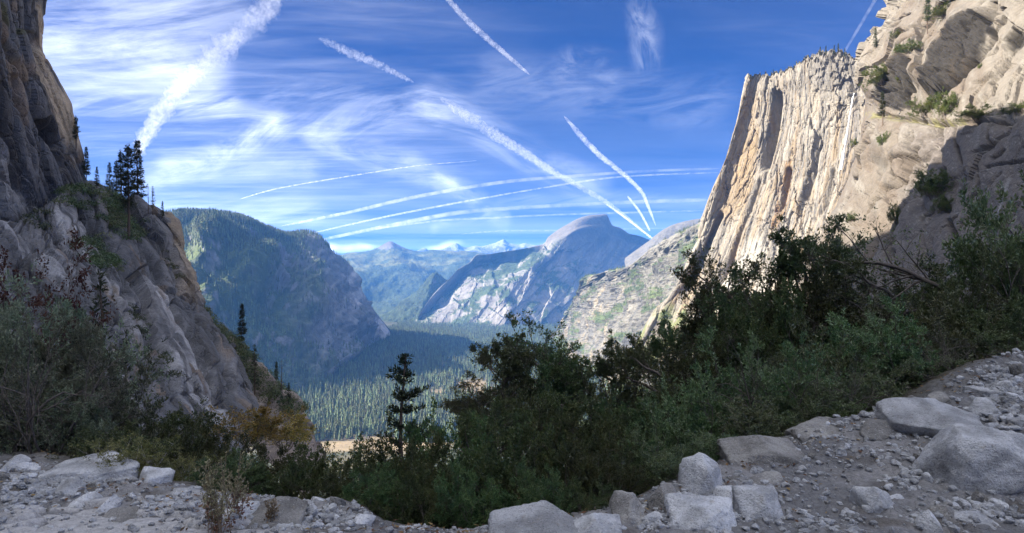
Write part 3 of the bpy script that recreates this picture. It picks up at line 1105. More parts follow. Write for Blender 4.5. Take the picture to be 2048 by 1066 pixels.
    for pts, wd, dep in (
            ([(1982, 46), (1985, 75), (1950, 118), (1908, 165), (1872, 200), (1845, 214)], 4.5, 26),
            ([(1990, 0), (1978, 40), (1970, 46)], 4, 14), ([(2040, 10), (2010, 40), (1985, 46)], 4, 14), ([(2048, 68), (2022, 95), (2012, 120), (1996, 150), (1978, 168)], 5, 18),
            ([(1995, 165), (1985, 190), (1960, 205), (1925, 222)], 3, 9), ([(1854, 130), (1846, 160), (1832, 190), (1818, 222)], 3.5, 14), ([(1868, 60), (1855, 90), (1850, 110)], 3, 8),
            ([(1800, 150), (1825, 128), (1850, 112)], 4, 12), ([(1870, 236), (1866, 260), (1868, 300), (1872, 330)], 6, 26), ([(1906, 245), (1904, 270), (1925, 330)], 3, 10),
            ([(1775, 240), (1765, 290), (1735, 330), (1700, 390), (1660, 440)], 4, 16), ([(1828, 262), (1820, 310), (1800, 350), (1755, 410), (1720, 450), (1690, 500)], 4, 20), ([(1745, 245), (1726, 290), (1690, 350)], 4, 14),
            ([(1828, 300), (1818, 360), (1812, 400), (1790, 460), (1770, 520)], 4, 14), ([(1960, 390), (1935, 430), (1918, 470)], 3, 8), ([(1885, 430), (1910, 470), (1930, 500)], 5, 14), ([(1890, 330), (1870, 370), (1885, 420)], 5, 12),
            ([(2048, 200), (2030, 216), (1990, 224)], 3, 8), ([(1740, 232), (1790, 236), (1850, 240), (1900, 240), (1960, 246), (2048, 236)], 5, 9), ([(2048, 318), (2000, 325), (1960, 332)], 2.5, 6), ([(2048, 130), (2020, 180), (2000, 215)], 3, 9)):
        d, a = seg_dist(px + 4 * fbm(q * 3, 3, 2), py + 4 * fbm(q * 3, 3, 5), pts)
        dis -= dep * .55 * np.exp(-(d / wd) ** 2) * sstep(a, 0, .06) * sstep(a, 1, .9)
    for _k in range(46):
        rr = random.Random(_k + 400)
        x0, y0 = rr.uniform(1740, 2060), rr.uniform(20, 520)
        ln = rr.uniform(25, 90)
        th = math.radians(rr.gauss(118, 16) if y0 > 235 else rr.gauss(140, 14))
        pts = [(x0 + math.cos(th + .3 * math.sin(k * 1.7 + _k)) * ln * k / 3, y0 + math.sin(th) * ln * k / 3) for k in range(4)]
        d, a = seg_dist(px + 3 * fbm(q * 4, 2, 2), py, pts)
        dis -= rr.uniform(2, 6) * np.exp(-(d / rr.uniform(1.6, 2.8)) ** 2) * sstep(a, 0, .2) * sstep(a, 1, .8)
    P = P + N * (edge * dis * np.clip(size / .32, .5, 1.6)).reshape(nv, nu, 1)
    N = normals(P)
    col = np.tile(np.array([.35, .31, .265], np.float32), (len(p), 1))
    s1 = fbm(q * np.array([2.4, 1.2, 1]), 5, 23)
    s2 = fbm(np.stack([(px + py * .35) / 14, py / 120, 0 * px], 1), 4, 29)
    col = mixc(col, (.31, .255, .205), sstep(s1, .0, .4) * .8)
    col = mixc(col, (.50, .47, .42), sstep(-s1 + .5 * s2, .2, .6) * .8)
    col = mixc(col, (.20, .185, .17), sstep(s2, .2, .55) * .5)
    right = sstep(px - (py - 100) * .2, 1930, 1990) * sstep(py, 250, 200)
    col = mixc(col, (.47, .44, .39), right * .6)
    col = mixc(col, (.56, .52, .45), rim * .8)
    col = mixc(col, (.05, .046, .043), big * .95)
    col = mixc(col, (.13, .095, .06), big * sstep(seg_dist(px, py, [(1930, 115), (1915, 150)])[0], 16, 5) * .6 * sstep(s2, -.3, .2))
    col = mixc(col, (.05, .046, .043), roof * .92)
    # bare pinkish grey slab in the lower right, peppered with pale lichen
    lo = sstep(py, 235, 270) * sstep(px + (py - 300) * .25, 1780, 1860)
    col = mixc(col, (.29, .265, .26), lo * .75)
    lich = perlin(np.stack([px / 1.9, py / 1.9, 0 * px], 1), 77)
    col = mixc(col, (.62, .60, .56), lo * sstep(lich + .35 * fbm(q * 2, 3, 4), .42, .62) * .8)
    for pts, wd, c, s in (([(2014, 356), (2004, 400), (1996, 425)], 6, (.6, .6, .6), .75), ([(1968, 250), (1962, 310)], 5, (.45, .43, .42), .6), ([(2040, 260), (2010, 300)], 3, (.45, .43, .42), .5)):
        d, a = seg_dist(px, py, pts)
        col = mixc(col, c, s * sstep(d, wd, wd * .3))
    col = col * np.array([.34, .328, .312], np.float32)
    # moss and grass on the ledges
    led = sstep(seg_dist(px, py, [(1735, 230), (1800, 240), (1860, 238), (1920, 240)])[0], 9, 3) * sstep(fbm(q * 5, 3, 8), -.1, .2)
    col = mixc(col, (.16, .15, .06), led * .7)
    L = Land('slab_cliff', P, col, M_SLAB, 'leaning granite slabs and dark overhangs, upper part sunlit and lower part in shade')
    LANDS['slab'] = L


slab_cliff()


# ---- the dark wall on the left; it goes on past the left edge of the picture and shades the trail
def dark_wall():
    # plan of the wall (x, y) from behind the trail to its far corner, with the heights of its foot and top
    plan = [(-150, -260, 300), (-155, -120, 330), (-160, 20, 350), (-160, 110, 330), (-160, 165, 305), (-165, 200, 300), (-172, 222, 304), (-182, 243, 316), (-192, 264, 330), (-199, 280, 335), (-203.5, 290, 335), (-208, 296, 330), (-222, 305, 300), (-260, 325, 285), (-340, 345, 270)]
    wgt = {7: .25, 8: .5, 9: .8, 10: 1, 11: 1, 12: .6}
    zs = (-60, -20, 10, 35, 50, 62, 74, 84, 93, 101, 115, 135, 180, 240, 1.0)
    C = []
    for k, (x, y, top) in enumerate(plan):
        r = []
        for j, z in enumerate(zs):
            zz = top if j == len(zs) - 1 else z
            x2, y2 = x, y
            # outline of the far corner as it stands against the sky
            x2 = x + wgt.get(k, 0) * np.interp(zz, [-60, 10, 43, 49, 57.6, 64, 73, 81.5, 92, 99, 104, 123, 150], [26, 23, 19.6, 17.4, 15.2, 14, 12, 8.7, 4.3, .3, -.5, 1, 1])
            r.append((x2, y2, zz))
        C.append(r)
    C = np.swapaxes(np.array(C, float), 0, 1)[::-1]
    cap = C[0].copy(); cap[:, 0] -= 160; cap[:, 2] += 40
    C = np.concatenate([cap[None], C])
    nv, nu = 300, 370
    c2 = _cr(C, nv)
    c2 = np.swapaxes(c2, 0, 1)
    # more points on the part in the picture
    m = len(c2)
    tt = np.interp(np.linspace(0, 1, nu), [0, .14, .93, 1], [0, 4.6, 12, m - 1])
    k = np.minimum(tt.astype(int), m - 2)
    f = (tt - k)[:, None, None]
    p0, p1, p2, p3 = c2[np.maximum(k - 1, 0)], c2[k], c2[k + 1], c2[np.minimum(k + 2, m - 1)]
    P = 0.5 * (2 * p1 + (p2 - p0) * f + (2 * p0 - 5 * p1 + 4 * p2 - p3) * f ** 2 + (3 * p1 - p0 - 3 * p2 + p3) * f ** 3)
    P = np.swapaxes(P, 0, 1)
    N = normals(P)
    p = P.reshape(-1, 3)
    px, py = proj(P)
    px, py = np.where(p[:, 1] > 60, px.ravel(), -4000), py.ravel()
    q = np.stack([p[:, 1] / 40, p[:, 2] / 40, p[:, 0] / 40], 1)
    # long plates that lean down to the right
    a1 = p[:, 1] * .84 + p[:, 2] * .30
    a2 = -p[:, 1] * .30 + p[:, 2] * .84
    wq = fbm(q, 2, 3)
    A, Ae = plates(a1 / 15 + .3 * wq, a2 / 60, 5)
    B, Be = plates(a1 / 5.5 + .5 * wq, a2 / 20, 6)
    D, De = plates(a1 / 2.2, a2 / 7, 16)
    dis = 4.5 * A + 1.7 * B + .45 * D + 1.5 * fbm(q * .8, 2, 7) + .12 * fbm(q * 5, 3, 9)
    dis -= 1.3 * sstep(.06, .0, Ae) + .6 * sstep(.05, 0, Be)
    for pts, wd, dep in (([(0, 60), (40, 130), (70, 200), (110, 290), (140, 350)], 5, 5), ([(0, 160), (12, 240), (28, 330), (60, 400)], 6, 8), ([(35, 145), (45, 200), (70, 300), (80, 350)], 4, 5), ([(95, 235), (112, 262), (128, 298)], 8, 11),
                         ([(0, 250), (30, 300), (50, 390)], 5, 6), ([(60, 60), (72, 110), (95, 170)], 5, 6), ([(0, 340), (40, 390), (60, 415)], 4, 5)):
        d, a = seg_dist(px + 4 * fbm(q * 2, 2, 3), py, pts)
        dis -= dep * np.exp(-(d / wd) ** 2) * sstep(a, 0, .1) * sstep(a, 1, .85)
    dis -= joint_lines(px, py, q, 71, 60, (-20, 0, 165, 410), 68, (40, 160), 8, (.6, 2.2), (1.0, 1.9))
    dis -= joint_lines(px, py, q, 72, 24, (-20, 0, 165, 410), 140, (12, 40), 18, (.5, 1.4), (.9, 1.5))
    corner = in_poly(px, py, [(70, 0), (96, 0), (92, 110), (130, 190), (160, 275), (158, 300), (128, 262), (98, 225), (88, 160), (74, 110)], 6)
    P = P + N * (dis * (1 - .45 * corner) * sstep(p[:, 1], 420, 300)).reshape(nv, nu, 1)
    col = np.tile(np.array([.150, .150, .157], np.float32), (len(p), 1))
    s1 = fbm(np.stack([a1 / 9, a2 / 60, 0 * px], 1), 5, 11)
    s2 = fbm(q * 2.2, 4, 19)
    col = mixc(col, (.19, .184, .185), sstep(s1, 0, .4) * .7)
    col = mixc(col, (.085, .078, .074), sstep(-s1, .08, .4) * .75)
    col = mixc(col, (.33, .24, .16), sstep(s2, .22, .5) * .5)
    col = mixc(col, (.52, .42, .30), corner * sstep(s1 + .3 * s2, -.3, .1) * .9)  # warm bounced sunlight on the overhanging edge, put into the rock colour
    pale = in_poly(px, py, [(0, 300), (30, 330), (62, 400), (75, 420), (0, 440)], 12)
    col = mixc(col, (.46, .44, .42), pale * .6)
    br = sstep(seg_dist(px, py, [(8, 10), (22, 40), (40, 62)])[0], 13, 5) * sstep(s2, -.3, .1)
    col = mixc(col, (.10, .10, .045), br * .8)
    L = Land('dark_wall', P, col, M_CLIFF, 'high dark granite wall at the left with warm light painted on its overhanging edge')
    LANDS['dark'] = L


dark_wall()


# ---- the sloping slab below it, down to the toe
def sloping_slab():
    top = [(-160, 400, 120), (-20, 440, 165), (60, 425, 205), (125, 378, 240), (178, 362, 265), (212, 374, 275), (240, 394, 282), (270, 408, 286), (300, 424, 290), (326, 434, 292), (338, 442, 296)]
    r1 = [(-160, 530, 100), (-20, 550, 135), (90, 530, 165), (150, 490, 195), (190, 465, 220), (225, 455, 235), (255, 460, 248), (285, 470, 257), (312, 480, 265), (340, 490, 272), (354, 500, 284)]
    r2 = [(-160, 650, 82), (0, 650, 108), (120, 635, 130), (190, 605, 155), (230, 580, 180), (262, 560, 200), (290, 550, 218), (318, 545, 232), (342, 543, 243), (362, 542, 255), (374, 552, 268)]
    r3 = [(-160, 770, 65), (20, 770, 86), (160, 745, 105), (230, 715, 126), (272, 690, 148), (305, 668, 168), (332, 652, 188), (358, 640, 206), (380, 630, 222), (402, 625, 238), (416, 636, 252)]
    r4 = [(-160, 890, 50), (60, 895, 66), (210, 860, 82), (285, 830, 100), (325, 800, 120), (355, 772, 142), (382, 745, 162), (408, 725, 182), (430, 708, 200), (450, 698, 216), (462, 705, 230)]
    r5 = [(-160, 1010, 38), (100, 1010, 52), (260, 970, 66), (330, 935, 82), (372, 905, 100), (402, 880, 120), (428, 850, 140), (450, 820, 160), (468, 795, 178), (482, 775, 194), (492, 780, 206)]
    r6 = [(-160, 1120, 30), (140, 1120, 42), (300, 1080, 55), (370, 1040, 68), (412, 1010, 84), (440, 980, 100), (465, 945, 118), (484, 905, 136), (500, 875, 152), (512, 850, 168), (522, 850, 180)]
    C = to_xyz(np.array([top, r1, r2, r3, r4, r5, r6], float))
    side = C[:, -1].copy()
    side[:, 1] += 45; side[:, 0] = side[:, 0] * side[:, 1] / C[:, -1, 1] - 10; side[:, 2] -= 25
    C = np.concatenate([C, side[:, None]], 1)
    back = C[0].copy(); back[:, 1] += 25; back[:, 0] *= back[:, 1] / C[0][:, 1]; back[:, 2] -= 6
    C = np.concatenate([back[None], C])
    nv, nu = 350, 340
    P = loft(C, nv, nu)
    N = normals(P)
    p = P.reshape(-1, 3)
    u = np.linspace(0, 11, nu)[None].repeat(nv, 0).ravel()
    v = np.linspace(-1, 6, nv)[:, None].repeat(nu, 1).ravel()
    px, py = proj(P)
    px, py = px.ravel(), py.ravel()
    s = p[:, 1] / 200.0
    # layers that run with the slope, upper left to lower right
    wp = fbm(np.stack([px / 150, py / 150, 0 * px], 1), 3, 2)
    ca = (px * .83 - py * .55) + 16 * wp
    cb = (px * .55 + py * .83) + 20 * wp
    A, Ae = plates(ca / 60, cb / 230, 8)
    B, Be = plates(ca / 22, cb / 75, 18)
    D, De = plates(ca / 8, cb / 26, 28)
    dis = 5.5 * A + 2.2 * B + .55 * D + 1.2 * fbm(p * .02, 2, 3) + .1 * fbm(p * .15, 3, 4)
    dis -= 1.6 * sstep(.05, 0, Ae) + .7 * sstep(.05, 0, Be)
    for pts, wd, dep in (([(170, 400), (250, 500), (330, 600), (400, 720), (450, 820)], 5, 6), ([(120, 420), (180, 520), (250, 620), (330, 740), (400, 860)], 6, 7), ([(330, 480), (375, 590), (430, 700), (470, 790)], 4, 5),
                         ([(250, 560), (300, 650), (360, 760)], 6, 5), ([(280, 470), (340, 570), (400, 660)], 4, 4)):
        d, a = seg_dist(px + 6 * fbm(p * .05, 2, 3), py, pts)
        dis -= dep * np.exp(-(d / wd) ** 2) * sstep(a, 0, .1) * sstep(a, 1, .9)
    dis -= joint_lines(px, py, p * .05, 61, 110, (0, 400, 460, 860), 57, (40, 190), 7, (.7, 2.6), (1.0, 2.0))
    dis -= joint_lines(px, py, p * .05, 62, 40, (0, 400, 460, 860), 130, (12, 40), 20, (.5, 1.5), (.9, 1.5))
    edge = sstep(v, -.5, .35) * sstep(11 - u, .05, 1.6)
    P = P + N * (edge * dis * s).reshape(nv, nu, 1)
    N = normals(P)
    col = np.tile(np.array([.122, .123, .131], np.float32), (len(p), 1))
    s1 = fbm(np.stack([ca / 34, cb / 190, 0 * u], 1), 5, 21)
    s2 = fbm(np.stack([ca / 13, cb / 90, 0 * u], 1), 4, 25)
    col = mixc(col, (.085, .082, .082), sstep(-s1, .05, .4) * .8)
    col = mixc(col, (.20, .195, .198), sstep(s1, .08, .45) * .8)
    # clean washed streaks
    for pts, wd in (([(128, 420), (180, 470), (230, 560), (290, 640)], 26), ([(290, 560), (340, 640), (400, 740), (440, 830)], 24), ([(0, 430), (60, 500), (130, 570)], 30), ([(330, 690), (380, 770), (430, 850)], 26), ([(120, 400), (165, 440), (180, 490)], 30)):
        d, a = seg_dist(px, py, pts)
        col = mixc(col, (.40, .395, .40), .8 * sstep(d + 16 * s2, wd, wd * .3) * sstep(s2, -.4, .15))
    col = mixc(col, (.26, .19, .13), sstep(s2 + .2 * s1, .36, .66) * .5)
    col = mixc(col, (.40, .31, .21), sstep(px - (py - 440) * .33, 318, 336) * sstep(py, 620, 560) * .6)
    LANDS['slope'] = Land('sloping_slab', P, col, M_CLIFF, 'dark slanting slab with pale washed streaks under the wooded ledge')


sloping_slab()


def toe_ridge():
    sky = [(360, 560, 330), (385, 590, 322), (402, 610, 318), (428, 640, 314), (450, 660, 310), (470, 677, 306), (490, 703, 301), (510, 730, 296), (530, 750, 291), (555, 773, 285), (578, 788, 280), (600, 803, 274), (610, 822, 266), (622, 845, 258), (634, 866, 250), (655, 900, 238)]
    r1 = [(350, 660, 300), (375, 680, 296), (392, 695, 292), (415, 715, 288), (435, 730, 284), (452, 745, 280), (470, 765, 275), (488, 785, 270), (506, 802, 265), (528, 822, 259), (550, 838, 253), (570, 852, 247), (585, 868, 240), (600, 885, 233), (612, 900, 226), (635, 930, 216)]
    r2 = [(350, 800, 255), (375, 810, 252), (392, 820, 249), (415, 835, 246), (435, 848, 242), (452, 862, 238), (470, 878, 234), (488, 893, 230), (506, 908, 226), (528, 925, 221), (550, 940, 216), (570, 955, 210), (585, 970, 204), (600, 985, 198), (612, 1000, 192), (635, 1030, 184)]
    C = to_xyz(np.array([sky, r1, r2], float))
    back = C[0].copy(); back[:, 1] += 40; back[:, 0] = back[:, 0] * back[:, 1] / C[0][:, 1] - 6; back[:, 2] -= 35
    C = np.concatenate([back[None], C])
    nv, nu = 130, 200
    P = loft(C, nv, nu)
    N = normals(P)
    p = P.reshape(-1, 3)
    v = np.linspace(-1, 2, nv)[:, None].repeat(nu, 1).ravel()
    pl = worley(p * np.array([.09, .05, .09]), 8)
    dis = 4.5 * (pl[2] - .5) * sstep(pl[1] - pl[0], 0, .12) + 4 * fbm(p * .05, 4, 3)
    P = P + N * (sstep(v, -.3, .3) * dis).reshape(nv, nu, 1)
    col = np.tile(np.array([.27, .225, .195], np.float32), (len(p), 1))
    s1 = fbm(p * np.array([.12, .05, .06]), 5, 21)
    col = mixc(col, (.17, .145, .13), sstep(-s1, .05, .4) * .8)
    col = mixc(col, (.36, .30, .25), sstep(s1, .08, .45) * .7)
    LANDS['toe'] = Land('rocky_toe', P, col, M_CLIFF, 'brown rocky toe of the left cliff running down into the bushes')


toe_ridge()


# ---- the air: pale haze that turns far things blue
def haze():
    zs = [f(L.P[:, 2]) for L in LANDS.values() for f in (np.min, np.max)]
    x0, x1, y0, y1, z0, z1 = -16000.0, 16000.0, -4000.0, 30000.0, float(min(zs)) - 1.0, float(max(zs)) + 60.0
    V = [(x, y, z) for x in (x0, x1) for y in (y0, y1) for z in (z0, z1)]
    fc = [(0, 1, 3, 2), (4, 6, 7, 5), (0, 4, 5, 1), (2, 3, 7, 6), (0, 2, 6, 4), (1, 5, 7, 3)]
    m = bpy.data.materials.new('haze')
    m.use_nodes = True
    T = NT(m.node_tree)
    for nd in list(T.n): T.n.remove(nd)
    v = T.new('ShaderNodeVolumePrincipled')
    v.inputs['Color'].default_value = (0.11, 0.37, 1.0, 1)
    v.inputs['Density'].default_value = HAZE_DENSITY
    v.inputs['Anisotropy'].default_value = 0.0
    out = T.new('ShaderNodeOutputMaterial')
    T.link(v.outputs[0], out.inputs['Volume'])
    o = add_obj('haze', mesh_from('haze', V, np.array(fc), m))
    tag(o, 'blue morning haze filling the valley', None, None, 'stuff')
    o.display_type = 'WIRE'


HAZE_DENSITY = 3.2e-5
# ------------------------------------------------------------------ the trail and the slope below it
EDGE_X = [-30, -12, -5.5, -4.5, -3.4, -2.3, -1.36, -.98, -.1, .7, 1.47, 2.1, 3, 4.5, 5.4, 6.1, 8, 14, 30]
EDGE_Y = [12, 9, 7.3, 6.9, 6.2, 5.7, 5.5, 4.9, 4.75, 5.2, 5.9, 6.4, 7.0, 7.1, 7.8, 8.1, 8.6, 11, 18]


def ground_z(x, y):
    x = np.asarray(x, float)
    y = np.asarray(y, float)
    z = -1.80 + .208 * np.clip(x - 2.4, 0, 3.8) * np.clip((y - 5.2) / 2.8, 0, 1.05) + .12 * sstep(x, .8, 3) * np.clip((y - 5.2) / 2, 0, 1)
    z = z - 0.05 * np.clip(y - 4.3, 0, 6) * sstep(x, -.5, -2)
    t = np.maximum(0, y - np.interp(x, EDGE_X, EDGE_Y))
    a = x / np.maximum(y, 4)
    sl = np.interp(a, [-1.2, -.7, -.4, -.2, .15, .45, .75, 1.2], [.05, .16, .42, .55, .55, .50, .34, .2])
    z = z - sl * t * t / (t + .35)
    r = np.hypot(x, y)
    z = z + np.clip(-a - .75, 0, 2) * 0.3 * np.clip(r - 12, 0, 150) * (y > 0)
    # behind and beside the trail the hillside climbs
    z = z + np.clip(2 - y, 0, 200) * .35
    return np.maximum(z, VZ - 8)


def ground():
    gx = np.concatenate([np.linspace(-9, -5.2, 40)[:-1], np.linspace(-5.2, 5.6, 350), np.linspace(5.6, 11, 60)[1:]])
    gy = np.concatenate([np.linspace(-1, 3.3, 14)[:-1], np.linspace(3.3, 8.2, 195), np.linspace(8.2, 13, 50)[1:]])
    X, Y = np.meshgrid(gx, gy)
    Z = ground_z(X, Y)
    p = np.stack([X.ravel(), Y.ravel(), 0 * X.ravel()], 1)
    n = .05 * fbm(p * .9, 3, 3) + .035 * fbm(p * 3.1, 3, 5) + .018 * fbm(p * 10, 3, 6)
    st = worley(p * np.array([9, 9, 1.0]), 3)
    lump = np.clip(.5 - st[0], 0, 1) * (st[2] > .55) * .05
    # the pale bedrock of the path at the lower left
    ledge = sstep(np.hypot((p[:, 0] + 2.75) / 1.15, (p[:, 1] - 5.0) / .85) + .25 * fbm(p * 1.6, 3, 8), 1.1, .8)
    wl = worley(p * np.array([2.2, 3.0, 1.0]) + .15 * fbm(p * 3, 2, 4)[:, None], 6)
    n = n * (1 - .7 * ledge) + ledge * (.05 + .09 * (wl[2] - .5)) * sstep(wl[1] - wl[0], 0, .1)
    Z = Z + (n + lump * (1 - ledge)).reshape(Z.shape)
    P = np.stack([X, Y, Z], -1)
    col = np.tile(np.array([.172, .168, .166], np.float32), (len(p), 1))
    col = mixc(col, (.25, .24, .232), sstep(fbm(p * 1.3, 4, 9), -.1, .4))
    col = mixc(col, (.13, .115, .10), sstep(fbm(p * 2.1, 4, 19), .1, .5) * .8)
    col = mixc(col, (.50, .48, .46), ledge * sstep(wl[1] - wl[0], .01, .08) * .85)
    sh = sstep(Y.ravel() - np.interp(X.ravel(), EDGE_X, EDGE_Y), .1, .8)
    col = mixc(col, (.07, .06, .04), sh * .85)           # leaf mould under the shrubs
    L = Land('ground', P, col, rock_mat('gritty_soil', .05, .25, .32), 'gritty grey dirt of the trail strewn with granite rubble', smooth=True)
    LANDS['ground'] = L


def hillside():
    ang = np.radians(np.linspace(-140, 140, 180))
    r = np.concatenate([np.linspace(0, 9, 12)[:-1], np.geomspace(9, 1500, 100)])
    A, R = np.meshgrid(ang, r)
    X, Y = np.sin(A) * R, np.cos(A) * R
    Z = ground_z(X, Y)
    rise = sstep(R, 120, 900) * sstep(Y, 60, 200)
    Z = Z * (1 - rise) + (VZ - 6) * rise
    p = np.stack([X.ravel(), Y.ravel(), 0 * X.ravel()], 1)
    Z = Z - .22 + (fbm(p * .12, 3, 4) * .4 * sstep(R.ravel(), 10, 16)).reshape(Z.shape)
    inside = (np.abs(X - 1) < 9.5) & (Y > -0.8) & (Y < 12.8)
    Z = np.where(inside, Z - .8, Z)
    P = np.stack([X, Y, Z], -1)
    col = np.tile(np.array([.10, .085, .06], np.float32), (len(p), 1))
    col = mixc(col, (.25, .22, .19), sstep(fbm(p * .2, 4, 9), .05, .4))
    LANDS['hillside'] = Land('hillside', P, col, rock_mat('hillside_soil', .8, .12, .3), 'steep leaf littered hillside falling away below the trail')


ground()
hillside()
haze()
GP = LANDS['ground'].P


def gz(x, y):
    """height of the built ground there"""
    k = np.argmin((GP[:, 0] - x) ** 2 + (GP[:, 1] - y) ** 2)
    return float(GP[k, 2])


def on_ground(px, py):
    """where the sight line through that pixel meets the ground"""
    ux, uz = (px - CX) / F, (HY - py) / F
    ds = np.linspace(3.0, 14, 600)
    zg = ground_z(ux * ds, ds)
    below = np.where(uz * ds <= zg)[0]
    d = ds[below[0]] if len(below) else 12.0
    return ux * d, d


# ------------------------------------------------------------------ boulders and stones
def stone_material(name, tint, grain=.03):
    m, T, b = new_mat(name)
    tc = T.new('ShaderNodeTexCoord').outputs['Object']
    geo = T.new('ShaderNodeNewGeometry')
    oi = T.new('ShaderNodeObjectInfo')
    v3 = T.vmath('ADD', geo.outputs['Position'], T.combine(T.math('MULTIPLY', oi.outputs['Random'], 37.0), 0.0, 0.0))
    big = T.noise(v3, 3.2, 5, .6)
    fine = T.noise(v3, 75.0, 3, .7)
    mid = T.noise(v3, 16.0, 5, .65)
    base = T.mix(T.ramp(big, .35, .65), tuple(c * .62 for c in tint) + (1,), tuple(min(1, c * 1.18) for c in tint) + (1,))
    base = T.mix(T.math('MULTIPLY', T.ramp(mid, .58, .72), .45), base, (.36, .29, .21, 1))
    base = T.mix(T.math('MULTIPLY', T.ramp(fine, .56, .66), .6), base, (.10, .10, .10, 1))
    base = T.mix(T.math('MULTIPLY', T.ramp(fine, .40, .34), .5), base, (.72, .71, .69, 1))
    k = T.ramp(oi.outputs['Random'], 0, 1, .82, 1.15, False)
    base = T.vmath('SCALE', base, scale=k)
    T.link(base, b.inputs['Base Color'])
    b.inputs['Roughness'].default_value = .92
    b.inputs['Specular IOR Level'].default_value = .2
    bp = T.new('ShaderNodeBump')
    bp.inputs['Strength'].default_value = .9
    bp.inputs['Distance'].default_value = .05
    T.link(T.math('ADD', T.math('ADD', mid, T.math('MULTIPLY', fine, .35)), big), bp.inputs['Height'])
    T.link(bp.outputs[0], b.inputs['Normal'])
    return m


M_STONE = stone_material('pale_granite', (.62, .615, .61))
M_STONE_DARK = stone_material('weathered_granite', (.36, .34, .31))

_ICO = {}


def ico(sub):
    if sub not in _ICO:
        import bmesh
        bm = bmesh.new()
        bmesh.ops.create_icosphere(bm, subdivisions=sub, radius=1.0)
        v = np.array([x.co[:] for x in bm.verts])
        f = np.array([[x.index for x in fc.verts] for fc in bm.faces])
        bm.free()
        _ICO[sub] = (v, f)
    return _ICO[sub]


def stone_mesh(name, seed, size, sub=4, facets=11, soft=.05, rough=.05, mat=None, flatbase=.75, shape=None):
    """an angular boulder: a rounded intersection of random planes; shape adds planes (normal, distance)"""
    rng = np.random.default_rng(seed)
    v, f = ico(sub)
    nrm = rng.normal(size=(facets, 3))
    nrm /= np.linalg.norm(nrm, axis=1, keepdims=True)
    dist = rng.uniform(.52, .92, facets)
    nrm = np.concatenate([nrm, np.eye(3), -np.eye(3)])
    dist = np.concatenate([dist, np.full(6, .95)])
    if shape:
        nn = np.array([s[:3] for s in shape], float)
        nn /= np.linalg.norm(nn, axis=1, keepdims=True)
        nrm = np.concatenate([nn, np.eye(3), -np.eye(3), nrm[:facets // 2]])
        dist = np.concatenate([[s[3] for s in shape], np.full(6, 1.0), dist[:facets // 2] + .18])
    c = v @ nrm.T
    inv = np.maximum(c, 0) / dist
    k = 1.0 / max(soft, .02) * 1.7
    r = 1.0 / ((inv ** k).sum(1) ** (1 / k))
    o = rng.uniform(0, 50, 3)
    r = r * (1 + rough * fbm(v * 2.2 + o, 3, 1) + rough * .5 * fbm(v * 6 + o, 3, 2))
    ch = worley(v * 2.6 + o, 4)
    r = r * (1 + rough * .7 * (ch[2] - .5) * sstep(ch[1] - ch[0], 0, .15))
    V = v * r[:, None] * np.asarray(size) * .5
    me = mesh_from(name, V, f, mat or M_STONE, smooth=sub > 3)
    return me


